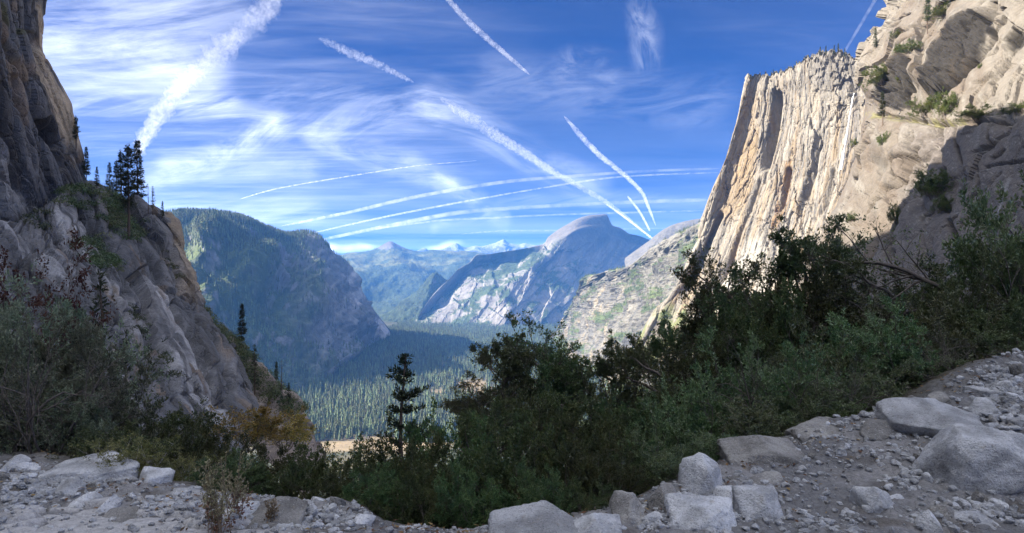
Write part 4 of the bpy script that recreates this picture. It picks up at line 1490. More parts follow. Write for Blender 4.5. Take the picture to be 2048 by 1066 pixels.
# px, py of the middle, width, height in the photograph, distance (0: where its foot meets the ground), planes, dark?, label
BOULDERS = [
    (1972, 930, 190, 160, 5.35, [(-1, -.15, .08, .84), (-.12, -1, .1, .80), (0, -.18, 1, .80), (-.6, -.6, .6, .96), (-.5, -.8, -.1, .9), (.2, -.8, -.6, .85)], 0, 'largest boulder, big blocky pale granite at the right edge'),
    (1875, 853, 165, 92, 6.2, [(-.35, -.5, .8, .55), (.3, -.4, .85, .62), (-.6, -.6, -.45, .55), (0, -.3, -1, .6), (.8, -.2, .1, .9)], 0, 'wide flat pale boulder jutting over a dark hollow'),
    (1410, 958, 78, 104, 5.3, [(-.8, -.45, .35, .55), (.75, -.55, .2, .52), (.45, -.4, .85, .62), (-.5, -.3, .85, .70), (0, -1, -.1, .62)], 0, 'upright pointed granite block beside the bay shrub'),
    (1408, 1040, 122, 82, 4.65, [(-.5, -.5, .75, .66), (.75, -.5, .4, .7), (.1, -.2, 1, .66), (0, -1, 0, .8)], 0, 'squat wedge shaped pale boulder at the bottom below the pointed block'),
    (1518, 1015, 76, 84, 4.95, [(-.5, -.6, .6, .72), (.6, -.6, .55, .75), (0, -1, .1, .8), (0, 0, 1, .8)], 0, 'rounded tan mottled boulder right of the wedge shaped boulder'),
    (1525, 905, 140, 76, 6.0, [(-.5, -.4, .75, .62), (.5, -.3, .8, .6), (-.2, -.9, .2, .8)], 1, 'long low grey brown boulder half buried under the shrub'),
    (1090, 1065, 205, 84, 4.3, [(-.45, -.2, .88, .62), (.4, -.3, .85, .68), (0, -.7, .7, .75)], 0, 'broad low pale boulder at the bottom middle with a humped top'),
    (1185, 1062, 110, 74, 4.25, [(-.6, -.3, .75, .6), (.55, -.4, .75, .62), (0, -.8, .6, .72)], 0, 'peaked pale boulder leaning on the broad humped one'),
    (1650, 862, 120, 46, 6.9, [(-.3, -.6, .75, .6), (.2, -.3, 1, .6), (0, -1, .1, .8)], 1, 'flat tan slab at the edge of the dirt below the shrubs'),
    (1755, 868, 70, 48, 6.7, [(-.3, -.6, .75, .7), (.5, -.6, .5, .7)], 1, 'brown block sunk in the dirt left of the jutting boulder'),
    (1748, 1005, 62, 66, 4.85, [(-.5, -.6, .6, .7), (.5, -.6, .55, .72), (.1, -1, -.2, .8)], 0, 'round grey boulder lying alone on the dirt slope'),
    (1790, 1002, 34, 32, 4.95, None, 0, 'smaller stone touching the round grey boulder on its right'),
    (1776, 976, 36, 28, 5.05, None, 1, 'brownish stone just above the round grey boulder'),
    (1330, 1005, 56, 66, 5.0, [(-.7, -.5, .5, .62), (.7, -.6, .3, .6), (.2, -.4, .9, .7)], 1, 'dark leaning block half hidden by the bay leaves'),
    (1258, 1026, 62, 72, 4.8, [(-.6, -.4, .7, .66), (.6, -.5, .6, .66)], 1, 'tan jagged rock behind the peaked boulder'),
    (1300, 1042, 44, 36, 4.75, None, 0, 'small grey rock between jagged rock and wedge boulder'),
    (1452, 992, 48, 46, 5.1, [(-.5, -.6, .6, .62), (.7, -.5, .3, .6), (0, 0, 1, .7)], 0, 'angular pale rock in the gap right of the pointed block'),
    (1476, 965, 44, 26, 5.5, None, 1, 'low tan rock above the angular pale rock'),
    (1530, 965, 66, 34, 5.5, [(0, -.5, .9, .6), (.6, -.8, .1, .7)], 1, 'crumbling tan block above the rounded mottled boulder'),
    (1885, 800, 54, 32, 7.4, [(-.6, -.3, .7, .6), (.6, -.4, .65, .6), (0, -1, 0, .8)], 1, 'lens shaped tan rock perched at the foot of the shrubs'),
    (1832, 806, 38, 32, 7.4, None, 1, 'rounded brown rock left of the lens shaped one'),
    (1855, 813, 34, 20, 7.2, None, 0, 'flat pale rock between the brown and lens shaped rocks'),
    (1975, 788, 62, 36, 7.6, [(0, -.15, 1, .62), (-.4, -.9, 0, .8), (.4, -.9, 0, .8)], 0, 'flat topped cream block high on the right slope'),
    (2018, 782, 26, 40, 7.3, [(-.7, -.5, .4, .6), (.7, -.5, .4, .6)], 0, 'narrow upright stone right of the flat topped block'),
    (1974, 823, 62, 50, 6.7, [(-.5, -.4, .75, .6), (.6, -.4, .7, .62), (0, -.9, -.2, .7)], 0, 'pale wedge rock tilted above the biggest boulder'),
    (2036, 794, 34, 28, 7.0, None, 0, 'rounded pale stone at the right edge beside the upright stone'),
    (2040, 745, 36, 44, 8.0, None, 1, 'grey rock embedded in the bank at the far right'),
    (1800, 842, 66, 40, 6.7, [(-.3, -.5, .8, .65), (.4, -.4, .8, .7)], 0, 'blocky pale rock left behind the jutting boulder'),
    (1796, 868, 24, 26, 6.3, None, 0, 'small pale stone wedged against the jutting boulder'),
    (2030, 838, 44, 36, 6.5, None, 0, 'broken pale rock at the right edge above the biggest boulder'),
    (1895, 1040, 50, 56, 4.5, [(-.6, -.4, .7, .55), (.6, -.5, .6, .55)], 1, 'pointed brown flecked rock at the bottom right'),
    (1862, 1050, 40, 56, 4.45, [(-.6, -.4, .7, .5), (.6, -.4, .7, .6)], 0, 'sharp pale triangular rock left of the brown flecked one'),
    (1965, 1056, 84, 48, 4.35, [(-.4, -.4, .8, .66), (.5, -.3, .8, .66)], 0, 'pale slab rock at the bottom under the biggest boulder'),
    (1965, 1012, 32, 34, 4.8, [(-.6, -.4, .7, .55), (.6, -.4, .7, .6)], 0, 'small pointed stone against the foot of the biggest boulder'),
    (2000, 1020, 36, 34, 4.75, None, 0, 'second stone along the foot of the biggest boulder'),
    (1985, 1036, 30, 26, 4.55, None, 0, 'light stone in the rubble below the biggest boulder'),
    (192, 940, 152, 58, 6.1, [(-.3, -.25, .92, .60), (.35, -.4, .85, .66), (.7, -.6, .1, .85), (0, -.9, .1, .8)], 0, 'long flat topped pale boulder on the left'),
    (308, 961, 66, 46, 5.9, [(-.75, -.55, .3, .6), (.1, -.2, 1, .66), (.7, -.7, 0, .6)], 0, 'wedge shaped grey block right of the long flat boulder'),
    (162, 929, 20, 14, 5.85, None, 1, 'small brown stone lying on top of the flat boulder'),
    (190, 937, 30, 20, 5.75, None, 1, 'grey stone lying on the face of the flat boulder'),
    (28, 930, 40, 34, 6.2, [(-.6, -.4, .7, .6), (.6, -.4, .7, .6)], 0, 'peaked rock on the pile at the left edge'),
    (60, 938, 32, 30, 6.1, None, 0, 'pale rock right of the peaked rock'),
    (42, 960, 44, 26, 5.75, [(-.7, -.6, .3, .6), (.6, -.4, .6, .6)], 1, 'dark faced rock in the middle of the left pile'),
    (5, 955, 34, 34, 5.8, None, 1, 'tan rock at the very left edge of the pile'),
    (22, 1018, 32, 32, 4.95, None, 0, 'pale rock low on the left edge'),
    (38, 1030, 28, 20, 4.8, None, 0, 'small rock just right of the low left one'),
    (135, 978, 44, 34, 5.4, [(-.4, -.4, .8, .6), (.6, -.4, .7, .7)], 0, 'smooth pale rock below the flat boulder'),
    (165, 1008, 50, 42, 5.0, [(-.4, -.4, .85, .6), (.5, -.4, .8, .66)], 0, 'rounded white rock set in the path'),
    (212, 1015, 36, 46, 4.9, [(-.6, -.2, .8, .5), (.6, -.3, .8, .6)], 0, 'tilted white slab right of the rounded white rock'),
    (272, 1056, 170, 56, 4.35, [(-.35, -.3, .88, .6), (.3, -.5, .8, .68), (0, -1, .1, .75)], 1, 'long dark sided slab at the bottom left'),
    (375, 990, 66, 30, 5.5, [(-.2, -.4, .9, .55), (.4, -.3, .9, .6)], 0, 'flat pale slab behind the dry stalks'),
    (486, 1030, 50, 58, 4.75, [(-.6, -.6, .5, .68), (.6, -.5, .6, .62), (0, 0, 1, .75)], 0, 'round faced pale boulder right of the dry stalks'),
    (440, 1045, 42, 44, 4.6, None, 1, 'grey stone in front of the dry stalks'),
    (405, 1058, 44, 38, 4.45, None, 0, 'pale stone at the bottom left of the dry stalks'),
    (545, 1035, 110, 60, 4.7, [(-.5, -.3, .8, .55), (.35, -.4, .85, .5)], 1, 'grey sloping slab right of the round faced boulder'),
    (585, 1012, 42, 24, 5.2, None, 0, 'flat grey stone on the rubble in front of the hedge'),
    (634, 1001, 34, 24, 5.4, None, 0, 'peaked grey stone under the edge of the hedge'),
    (675, 996, 30, 14, 5.5, None, 1, 'flat dark stone under the hedge right of the peaked one'),
    (728, 1048, 40, 34, 4.75, None, 0, 'rounded pale stone where the rubble meets the hedge'),
    (612, 1038, 26, 18, 4.85, None, 0, 'small pale stone on the rubble right of the sloping slab'),
    (840, 1062, 60, 18, 4.5, None, 0, 'low pale stone poking up at the bottom left of middle'),
    (540, 1004, 30, 24, 5.3, None, 1, 'dark stone in the shade behind the rubble'),
    (1870, 985, 22, 22, 5.2, None, 0, 'lilac grey stone left of the biggest boulder'),
    (1815, 958, 26, 24, 5.4, None, 0, 'brightest pale stone in the cluster left of the biggest boulder'),
    (1838, 966, 28, 16, 5.35, None, 0, 'flat pale stone in that cluster nearest the biggest boulder'),
    (1825, 936, 32, 22, 5.6, None, 1, 'dark grey stone at the top of that cluster'),
    (1779, 931, 20, 18, 5.7, None, 0, 'single grey stone on the dirt left of the cluster'),
]


def boulders():
    for k, (px, py, w, h, d, shape, dark, label) in enumerate(BOULDERS):
        _, d2 = on_ground(px, py + h * .46)
        if d2 < 9.5: d = d2 + .12
        W, H = w / F * d, h / F * d
        x, y, z = at(px, py, d)
        big = w > 60
        D = max(W * .8, H) if w > 100 else .5 * (W + H)
        f_ = (d + D * .38) / d
        W, H, x, z = W * f_, H * f_, x * f_, z * f_
        # the foot goes down to the ground; what the ground hides is only a little
        g = min(gz(x, y + D * .3), gz(x, y + .2 * D)) - .03
        top = z + H * .5
        bot = min(z - H * .5, g) if (z - H * .5 - g) < .5 else z - H * .5
        Hz = (top - bot) * 1.06
        me = stone_mesh('boulder', 100 + k, (W * 1.10, D * 1.1, Hz), 5 if w > 90 else (4 if big else 3), 9, .03 if shape else .045, .045, M_STONE_DARK if dark else M_STONE, shape=shape)
        o = add_obj('boulder' if w >= 40 else 'rock', me, loc=(x, y + D * .38, (top + bot) / 2 - .01))
        tag(o, label, 'boulder' if w >= 40 else 'rock', 'boulders on the trail')


boulders()


def stones():
    rng = np.random.default_rng(11)
    protos = [stone_mesh('stone', 500 + k, (1, rng.uniform(.7, 1.1), rng.uniform(.55, .9)), 3, 9, .04, .06, M_STONE_DARK if k % 4 == 3 else M_STONE) for k in range(14)]
    # clusters seen in the photograph: middle, spread, how many, size range (pixels)
    spots = [((1960, 1025), (70, 22), 26, (14, 34)), ((2010, 830), (34, 38), 26, (12, 30)), ((1800, 945), (60, 30), 22, (8, 24)), ((1620, 1000), (110, 40), 34, (7, 24)), ((1590, 870), (90, 22), 20, (8, 26)),
             ((1690, 900), (80, 40), 26, (6, 22)), ((1740, 820), (60, 14), 18, (8, 24)), ((1330, 1050), (60, 12), 14, (10, 24)), ((1485, 985), (50, 24), 14, (8, 24)), ((45, 985), (50, 34), 30, (8, 30)),
             ((150, 960), (60, 16), 22, (7, 20)), ((330, 1030), (90, 24), 16, (8, 26)), ((610, 1030), (90, 26), 44, (7, 26)), ((700, 1040), (50, 20), 18, (8, 22)), ((930, 1060), (60, 6), 10, (8, 24)), ((1880, 790), (60, 14), 14, (8, 26)), ((2000, 765), (40, 26), 16, (8, 30)), ((1580, 1050), (160, 14), 16, (6, 22))]
    n = 0
    groups = {}
    for (mx, my), (sx, sy), cnt, (lo, hi) in spots:
        for _ in range(cnt):
            if n >= 300: break
            for _try in range(8):
                px, py = rng.normal(mx, sx * .62), rng.normal(my, sy * .62)
                if py < 1062 and 0 < px < 2046:
                    x, y = on_ground(px, py)
                    if y <= np.interp(x, EDGE_X, EDGE_Y) + .25: break
            s = lo * (hi / lo) ** (rng.random() ** 1.6) / F * y
            o = add_obj('stone', protos[int(rng.integers(14))])
            o.location = (x, y, gz(x, y) + s * .18)
            o.rotation_euler = (rng.uniform(-.5, .5), rng.uniform(-.5, .5), rng.uniform(0, 6.3))
            o.scale = (s, s, s)
            where = 'on the right hand dirt slope' if px > 1240 else ('in the rubble by the bottom middle' if px > 520 else 'on the path at the lower left')
            tag(o, 'small loose granite stone lying ' + where, 'stone', 'loose stones ' + where)
            n += 1
    # broken rubble packed between the boulders and along the edge of the trail
    V, Fc, nv = [], [], 0
    rspots = [((1960, 1030), (80, 24), 150), ((2000, 830), (50, 40), 150), ((1830, 950), (50, 30), 70), ((1480, 1000), (90, 40), 150), ((1340, 1050), (60, 14), 80), ((1690, 830), (110, 14), 110), ((2000, 765), (40, 24), 90),
              ((45, 985), (46, 40), 150), ((170, 960), (80, 16), 90), ((350, 1030), (90, 26), 90), ((600, 1030), (100, 30), 190), ((710, 1040), (50, 20), 70), ((1600, 1045), (160, 14), 60), ((930, 1062), (70, 6), 40)]
    for (mx, my), (sx, sy), cnt in rspots:
        for _ in range(int(cnt * 1.5)):
            px, py = rng.normal(mx, sx * .62), rng.normal(my, sy * .62)
            if not (0 < px < 2046 and py < 1064): continue
            x, y = on_ground(px, py)
            if y > np.interp(x, EDGE_X, EDGE_Y) + .4: continue
            spx = 5 + 15 * rng.random() ** 1.8
            v, f = ico(2 if spx > 10 else 1)
            s = spx / F * y * .5
            nr = rng.normal(size=(7, 3)); nr /= np.linalg.norm(nr, axis=1, keepdims=True)
            cc = np.maximum(v @ nr.T, 0) / rng.uniform(.5, .9, 7)
            rr = 1 / np.maximum(cc.max(1), .75)
            q = v * rr[:, None] * s * np.array([1, rng.uniform(.6, 1.1), rng.uniform(.5, .85)])
            an = rng.uniform(0, 6.3); c, sn = math.cos(an), math.sin(an)
            q = np.stack([q[:, 0] * c - q[:, 1] * sn, q[:, 0] * sn + q[:, 1] * c, q[:, 2]], 1)
            Fc.append(f + nv)
            nv += len(v)
            V.append(q + (x, y, gz(x, y) + s * .3))
    me = mesh_from('rubble', np.concatenate(V), np.concatenate(Fc), M_STONE)
    tag(add_obj('rubble', me), 'broken granite rubble packed between the boulders', None, None, 'stuff')
    # fallen leaves and twigs blown against the edge
    n = 2600
    X = rng.uniform(-5.5, 7, n)
    Y = np.interp(X, EDGE_X, EDGE_Y) + rng.normal(-.1, .45, n)
    keep = rng.random(n) < .35 + .65 * sstep(fbm(np.stack([X, Y, 0 * X], 1) * 1.2, 3, 6), -.2, .3)
    X, Y = X[keep], Y[keep]
    Z = np.array([gz(a, b) for a, b in zip(X, Y)]) + .012
    b = np.stack([X, Y, Z], 1)
    an = rng.uniform(0, 6.3, len(X))
    L = rng.uniform(.012, .032, (len(X), 1))
    d = np.stack([np.cos(an), np.sin(an), rng.normal(0, .25, len(X))], 1) * L
    sd = np.stack([-np.sin(an), np.cos(an), rng.normal(0, .3, len(X))], 1) * L * .45
    V = np.stack([b - d, b + sd + (0, 0, .004), b + d, b - sd + (0, 0, .004)], 1).reshape(-1, 3)
    tone = np.array([(.16, .09, .05), (.24, .15, .07), (.10, .07, .045), (.30, .22, .10)])[rng.integers(0, 4, len(X))]
    me = mesh_from('leaf_litter', V, np.arange(len(V)).reshape(-1, 4), leaf_mat('litter', (1, 1, 1), .1, .8, .2, .1), np.repeat(tone, 4, 0))
    tag(add_obj('leaf_litter', me), 'dry brown leaves blown along the edge of the trail', None, None, 'stuff')
    # gravel nobody could count
    v, f = ico(1)
    V, Fc = [], []
    cnt = 7500
    X = rng.uniform(-5.6, 7.5, cnt * 3)
    Y = rng.uniform(3.6, 9.5, cnt * 3)
    ok = (Y < np.interp(X, EDGE_X, EDGE_Y) + .2) & (np.abs(X) < Y * .8)
    den = fbm(np.stack([X * .8, Y * .8, 0 * X], 1), 3, 5)
    ok &= rng.random(len(X)) < .25 + .75 * sstep(den, -.25, .3)
    X, Y = X[ok][:cnt], Y[ok][:cnt]
    gxs = np.round((X), 3)
    # height from the nearest ground vertex, found by a coarse table
    zz = np.array([gz(a, b) for a, b in zip(X[:1], Y[:1])])
    tab = {}
    key = np.round(GP[:, :2] / .03).astype(int)
    for (a, b), z in zip(map(tuple, key), GP[:, 2]): tab[(a, b)] = z
    for x, y in zip(X, Y):
        a, b = int(round(x / .03)), int(round(y / .03))
        z = tab.get((a, b), tab.get((a + 1, b), tab.get((a, b + 1))))
        if z is None: z = float(ground_z(x, y))
        s = .008 * (5.5 ** (rng.random() ** 2.2))
        q = v * (1 + .35 * rng.normal(size=(len(v), 1)) * .6) * np.array([s, s * rng.uniform(.7, 1.2), s * rng.uniform(.5, .9)])
        an = rng.uniform(0, 6.3)
        c, sn = math.cos(an), math.sin(an)
        q = np.stack([q[:, 0] * c - q[:, 1] * sn, q[:, 0] * sn + q[:, 1] * c, q[:, 2]], 1)
        Fc.append(f + len(V) * len(v))
        V.append(q + (x, y, z + s * .3))
    me = mesh_from('gravel', np.concatenate(V), np.concatenate(Fc), M_STONE)
    tag(add_obj('gravel', me), 'loose grit and gravel scattered over the trail', None, None, 'stuff')


stones()
# ------------------------------------------------------------------ plants
class Plant:
    """collects wood (tubes) and leaves (small folded quads)"""
    def __init__(self, seed):
        self.rng = np.random.default_rng(seed)
        self.bv, self.bf, self.nb = [], [], 0
        self.lb, self.ld, self.ls, self.lw = [], [], [], []

    def tube(self, pts, r0, r1, sides=4):
        pts = np.asarray(pts, float)
        n = len(pts)
        t = np.gradient(pts, axis=0)
        t /= np.linalg.norm(t, axis=1, keepdims=True) + 1e-9
        ref = np.array([.31, .17, .93]) if abs(t[0, 2]) < .9 else np.array([.93, .3, .1])
        a = np.cross(t, ref)
        a /= np.linalg.norm(a, axis=1, keepdims=True) + 1e-9
        b = np.cross(t, a)
        r = np.linspace(r0, r1, n)[:, None]
        ring = [pts + r * (a * math.cos(2 * math.pi * k / sides) + b * math.sin(2 * math.pi * k / sides)) for k in range(sides)]
        V = np.stack(ring, 1).reshape(-1, 3)
        i = np.arange(n - 1)[:, None] * sides
        k = np.arange(sides)[None]
        k2 = (k + 1) % sides
        f = np.stack([i + k, i + k2, i + sides + k2, i + sides + k], -1).reshape(-1, 4)
        self.bv.append(V)
        self.bf.append(f + self.nb)
        self.nb += len(V)

    def curve(self, p, d, L, n, wander, pull):
        pts = [np.array(p, float)]
        d = np.array(d, float)
        for _ in range(n):
            d = d + self.rng.normal(size=3) * wander + np.asarray(pull) / n
            d /= np.linalg.norm(d)
            pts.append(pts[-1] + d * L / n)
        return np.array(pts), d

    def leaves_on(self, pts, cnt, size, spread, up=.35, aspect=.42, start=.15, along=.7):
        rng = self.rng
        t = rng.uniform(start, 1, cnt) * (len(pts) - 1)
        k = np.minimum(t.astype(int), len(pts) - 2)
        f = (t - k)[:, None]
        base = pts[k] * (1 - f) + pts[k + 1] * f
        ax = pts[k + 1] - pts[k]
        ax /= np.linalg.norm(ax, axis=1, keepdims=True) + 1e-9
        r = rng.normal(size=(cnt, 3))
        r /= np.linalg.norm(r, axis=1, keepdims=True)
        d = ax * along + r
        d[:, 2] += up
        d /= np.linalg.norm(d, axis=1, keepdims=True)
        self.lb.append(base + r * spread * rng.random((cnt, 1)))
        self.ld.append(d)
        self.ls.append(size * rng.uniform(.6, 1.25, cnt))
        self.lw.append(np.full(cnt, aspect))

    def grow(self, p, d, L, r, level, spec):
        s = spec[level]
        pts, dd = self.curve(p, d, L, s['n'], s['wander'], s['pull'])
        last = level == len(spec) - 1
        if not last or self.rng.random() < .45: self.tube(pts if not last else pts[::2] if len(pts) % 2 else pts, r, r * (.45 if not last else .4), 5 if level == 0 else (4 if level == 1 else 3))
        if s.get('leaves'):
            self.leaves_on(pts, s['leaves'], s['size'], s['spread'], s.get('up', .35), s.get('aspect', .42), s.get('start', .15), s.get('along', .7))
        if last: return
        q = spec[level + 1]
        m = q['k']
        ts = np.sort(self.rng.uniform(q.get('from', .25), 1.0, m))
        ts[-1] = 1.0
        for t in ts:
            x = t * (len(pts) - 1)
            k = min(int(x), len(pts) - 2)
            b = pts[k] + (pts[k + 1] - pts[k]) * (x - k)
            ax = pts[k + 1] - pts[k]
            ax /= np.linalg.norm(ax)
            rr = self.rng.normal(size=3)
            rr -= ax * rr.dot(ax)
            rr /= np.linalg.norm(rr)
            an = math.radians(self.rng.normal(q['angle'], 12)) * (1 if t < .98 else .4)
            nd = ax * math.cos(an) + rr * math.sin(an)
            nd[2] += q.get('lift', 0)
            nd /= np.linalg.norm(nd)
            self.grow(b, nd, L * q['len'] * self.rng.uniform(.65, 1.25) * (1.15 - .4 * t), r * (1 - .5 * t) * q['thin'], level + 1, spec)

    def leaf_arrays(self, tones, fold=.25, toneseed=1):
        rng = self.rng
        b, d, s, w = np.concatenate(self.lb), np.concatenate(self.ld), np.concatenate(self.ls), np.concatenate(self.lw)
        r = rng.normal(size=b.shape)
        side = np.cross(d, r)
        side /= np.linalg.norm(side, axis=1, keepdims=True) + 1e-9
        nrm = np.cross(side, d)
        L = s[:, None]
        half = side * L * w[:, None] * .5
        mid = b + d * L * .5
        up = nrm * L * w[:, None] * fold
        V = np.stack([b, mid + half + up, b + d * L, mid - half + up], 1).reshape(-1, 3)
        f = np.arange(len(V)).reshape(-1, 4)
        tones = np.asarray(tones, np.float32)
        t = np.clip(.5 + .8 * fbm(b * 1.7 + toneseed, 2, 5) + rng.normal(0, .22, len(b)), 0, .999) * (len(tones) - 1)
        k = t.astype(int)
        c = tones[k] + (tones[np.minimum(k + 1, len(tones) - 1)] - tones[k]) * (t - k)[:, None]
        c = c * rng.uniform(.75, 1.25, (len(b), 1))
        return V, f, np.repeat(c, 4, 0)

    def build(self, name, tones, m_leaf, m_wood, crown='crown', wood='branches'):
        V, f, c = self.leaf_arrays(tones)
        me1 = mesh_from(name + '_' + crown, V, f, m_leaf, c)
        me2 = mesh_from(name + '_' + wood, np.concatenate(self.bv), np.concatenate(self.bf), m_wood, smooth=True)
        return (crown, me1), (wood, me2)


M_LEAF = leaf_mat('shrub_leaf', (1.2, 1.2, 1.1), .42, .42, .30, .5, .045)
M_LEAF_GLOSS = leaf_mat('glossy_leaf', (1.2, 1.2, 1.1), .40, .34, .28, .7, .045)
M_DRY = leaf_mat('dry_leaf', (1, 1, 1), .15, .8, .35, .1)
M_NEEDLE = leaf_mat('needles', (1, 1, 1), .28, .6, .12, .25)
M_BARK = bark_mat('grey_bark', (.15, .125, .105), 30)
M_BARK_RED = bark_mat('red_bark', (.13, .07, .045), 30)
M_PALE_BARK = bark_mat('pale_bark', (.34, .31, .27), 30)
M_TRUNK = bark_mat('conifer_bark', (.11, .08, .062), 6)

OAK = [(.038, .060, .024), (.058, .085, .032), (.08, .105, .040), (.11, .12, .046)]
BAY = [(.060, .090, .040), (.09, .125, .050), (.12, .15, .058), (.17, .19, .10)]
HEDGE = [(.042, .064, .026), (.062, .088, .034), (.085, .11, .040), (.11, .12, .046)]
GREYG = [(.07, .085, .055), (.11, .13, .08), (.15, .17, .11), (.21, .22, .16)]
RED = [(.075, .032, .028), (.10, .048, .04), (.14, .075, .055), (.10, .08, .05)]
GOLD = [(.11, .13, .03), (.28, .23, .04), (.42, .32, .05), (.24, .22, .05)]
LIME = [(.08, .095, .03), (.13, .14, .045), (.18, .18, .06), (.22, .21, .09)]


def shrub_spec(leafsize, leaves, aspect, k1=6, k2=6, k3=4, lift=.12, wander=.16, up=.3):
    return [dict(n=6, wander=wander * .8, pull=(0, 0, .25)),
            dict(n=5, wander=wander, pull=(0, 0, .15), k=k1, angle=42, len=.55, thin=.62, lift=lift, **{'from': .22}),
            dict(n=4, wander=wander, pull=(0, 0, .15), k=k2, angle=45, len=.55, thin=.62, lift=lift, leaves=leaves // 2, size=leafsize, spread=.03, aspect=aspect, up=up, start=.3),
            dict(n=3, wander=wander, pull=(0, 0, .2), k=k3, angle=45, len=.62, thin=.6, lift=lift, leaves=leaves, size=leafsize, spread=.035, aspect=aspect, up=up)]


def make_shrub(seed, H, stems, lean, spec, tones, ml, mw, name):
    P = Plant(seed)
    for k in range(stems):
        a = 2 * math.pi * (k + P.rng.uniform(-.35, .35)) / stems
        l = lean * P.rng.uniform(.35, 1.2)
        d = np.array([math.cos(a) * math.sin(l), math.sin(a) * math.sin(l), math.cos(l)])
        P.grow((math.cos(a) * .06, math.sin(a) * .06, -.15), d, H * P.rng.uniform(.55, .8), .022 * H / 2, 0, spec)
    return P.build(name, tones, ml, mw)


def make_tree(seed, H, spec, tones, ml, mw, name, trunks=1, lean=.12):
    P = Plant(seed)
    for k in range(trunks):
        a = P.rng.uniform(0, 6.28)
        l = lean * P.rng.uniform(.4, 1.3)
        P.grow((0, 0, -.3), (math.cos(a) * math.sin(l), math.sin(a) * math.sin(l), math.cos(l)), H * .62, .032 * H / (1 + .3 * (trunks - 1)), 0, spec)
    return P.build(name, tones, ml, mw, 'crown', 'trunk')


SHRUBS = {}
for _i in range(3):
    SHRUBS['hedge%d' % _i] = make_shrub(10 + _i, 2.0, 9, .75, shrub_spec(.050, 17, .60, 6, 6, 4, .22), HEDGE, M_LEAF, M_BARK, 'dense_shrub')
for _i in range(3):
    SHRUBS['bay%d' % _i] = make_shrub(20 + _i, 2.6, 8, .8, shrub_spec(.082, 16, .40, 6, 6, 4, .12, .2), BAY, M_LEAF_GLOSS, M_BARK, 'leafy_shrub')
for _i in range(2):
    SHRUBS['grey%d' % _i] = make_shrub(30 + _i, 2.6, 8, .85, shrub_spec(.064, 14, .48, 6, 6, 4, .06, .22), GREYG, M_LEAF, M_BARK, 'grey_shrub')
SHRUBS['sprig0'] = make_shrub(41, 1.3, 13, .45, shrub_spec(.05, 9, .34, 4, 4, 3, .4, .1, .7), LIME, M_LEAF, M_PALE_BARK, 'sprig')
SHRUBS['red0'] = make_shrub(51, 2.6, 6, .8, shrub_spec(.048, 16, .55, 6, 5, 4, .0, .25, -.3), RED, M_DRY, M_BARK, 'red_shrub')
SHRUBS['gold0'] = make_shrub(61, 3.0, 6, .7, shrub_spec(.09, 10, .6, 6, 5, 4, .1, .2), GOLD, M_LEAF, M_BARK, 'gold_shrub')
SHRUBS['bare0'] = make_shrub(71, 3.0, 6, .95, shrub_spec(.045, 2, .4, 6, 6, 5, .05, .2), GREYG, M_LEAF, M_BARK, 'bare_shrub')


def oak_spec(leafsize, leaves, k=5):
    return [dict(n=8, wander=.13, pull=(0, 0, .1)),
            dict(n=6, wander=.2, pull=(0, 0, .15), k=9, angle=52, len=.50, thin=.6, lift=.12, **{'from': .28}),
            dict(n=5, wander=.22, pull=(0, 0, .1), k=6, angle=48, len=.52, thin=.6, lift=.1),
            dict(n=4, wander=.2, pull=(0, 0, .1), k=5, angle=45, len=.55, thin=.62, lift=.08, leaves=leaves // 2, size=leafsize, spread=.06, aspect=.55),
            dict(n=3, wander=.2, pull=(0, 0, .1), k=k, angle=45, len=.6, thin=.6, lift=.05, leaves=leaves, size=leafsize, spread=.09, aspect=.55)]


for _i in range(3):
    SHRUBS['oak%d' % _i] = make_tree(80 + _i, 6.0, oak_spec(.085, 12, 4), OAK, M_LEAF_GLOSS, M_BARK, 'live_oak', 1 + (_i % 2), .16)


def place(kind, loc, rz, sc, label, cat, name, group=None):
    o = empty(name, loc, rz, sc)
    tag(o, label, cat, group)
    for part, me in SHRUBS[kind]:
        add_obj(part, me, o)
    return o


def mesh_dims(kind):
    v = np.empty(len(SHRUBS[kind][0][1].vertices) * 3, np.float32)
    SHRUBS[kind][0][1].vertices.foreach_get('co', v)
    v = v.reshape(-1, 3)
    return np.percentile(v[:, 2], 99.6), (np.percentile(v[:, 0], 98) - np.percentile(v[:, 0], 2))


DIMS = {k: mesh_dims(k) for k in SHRUBS}

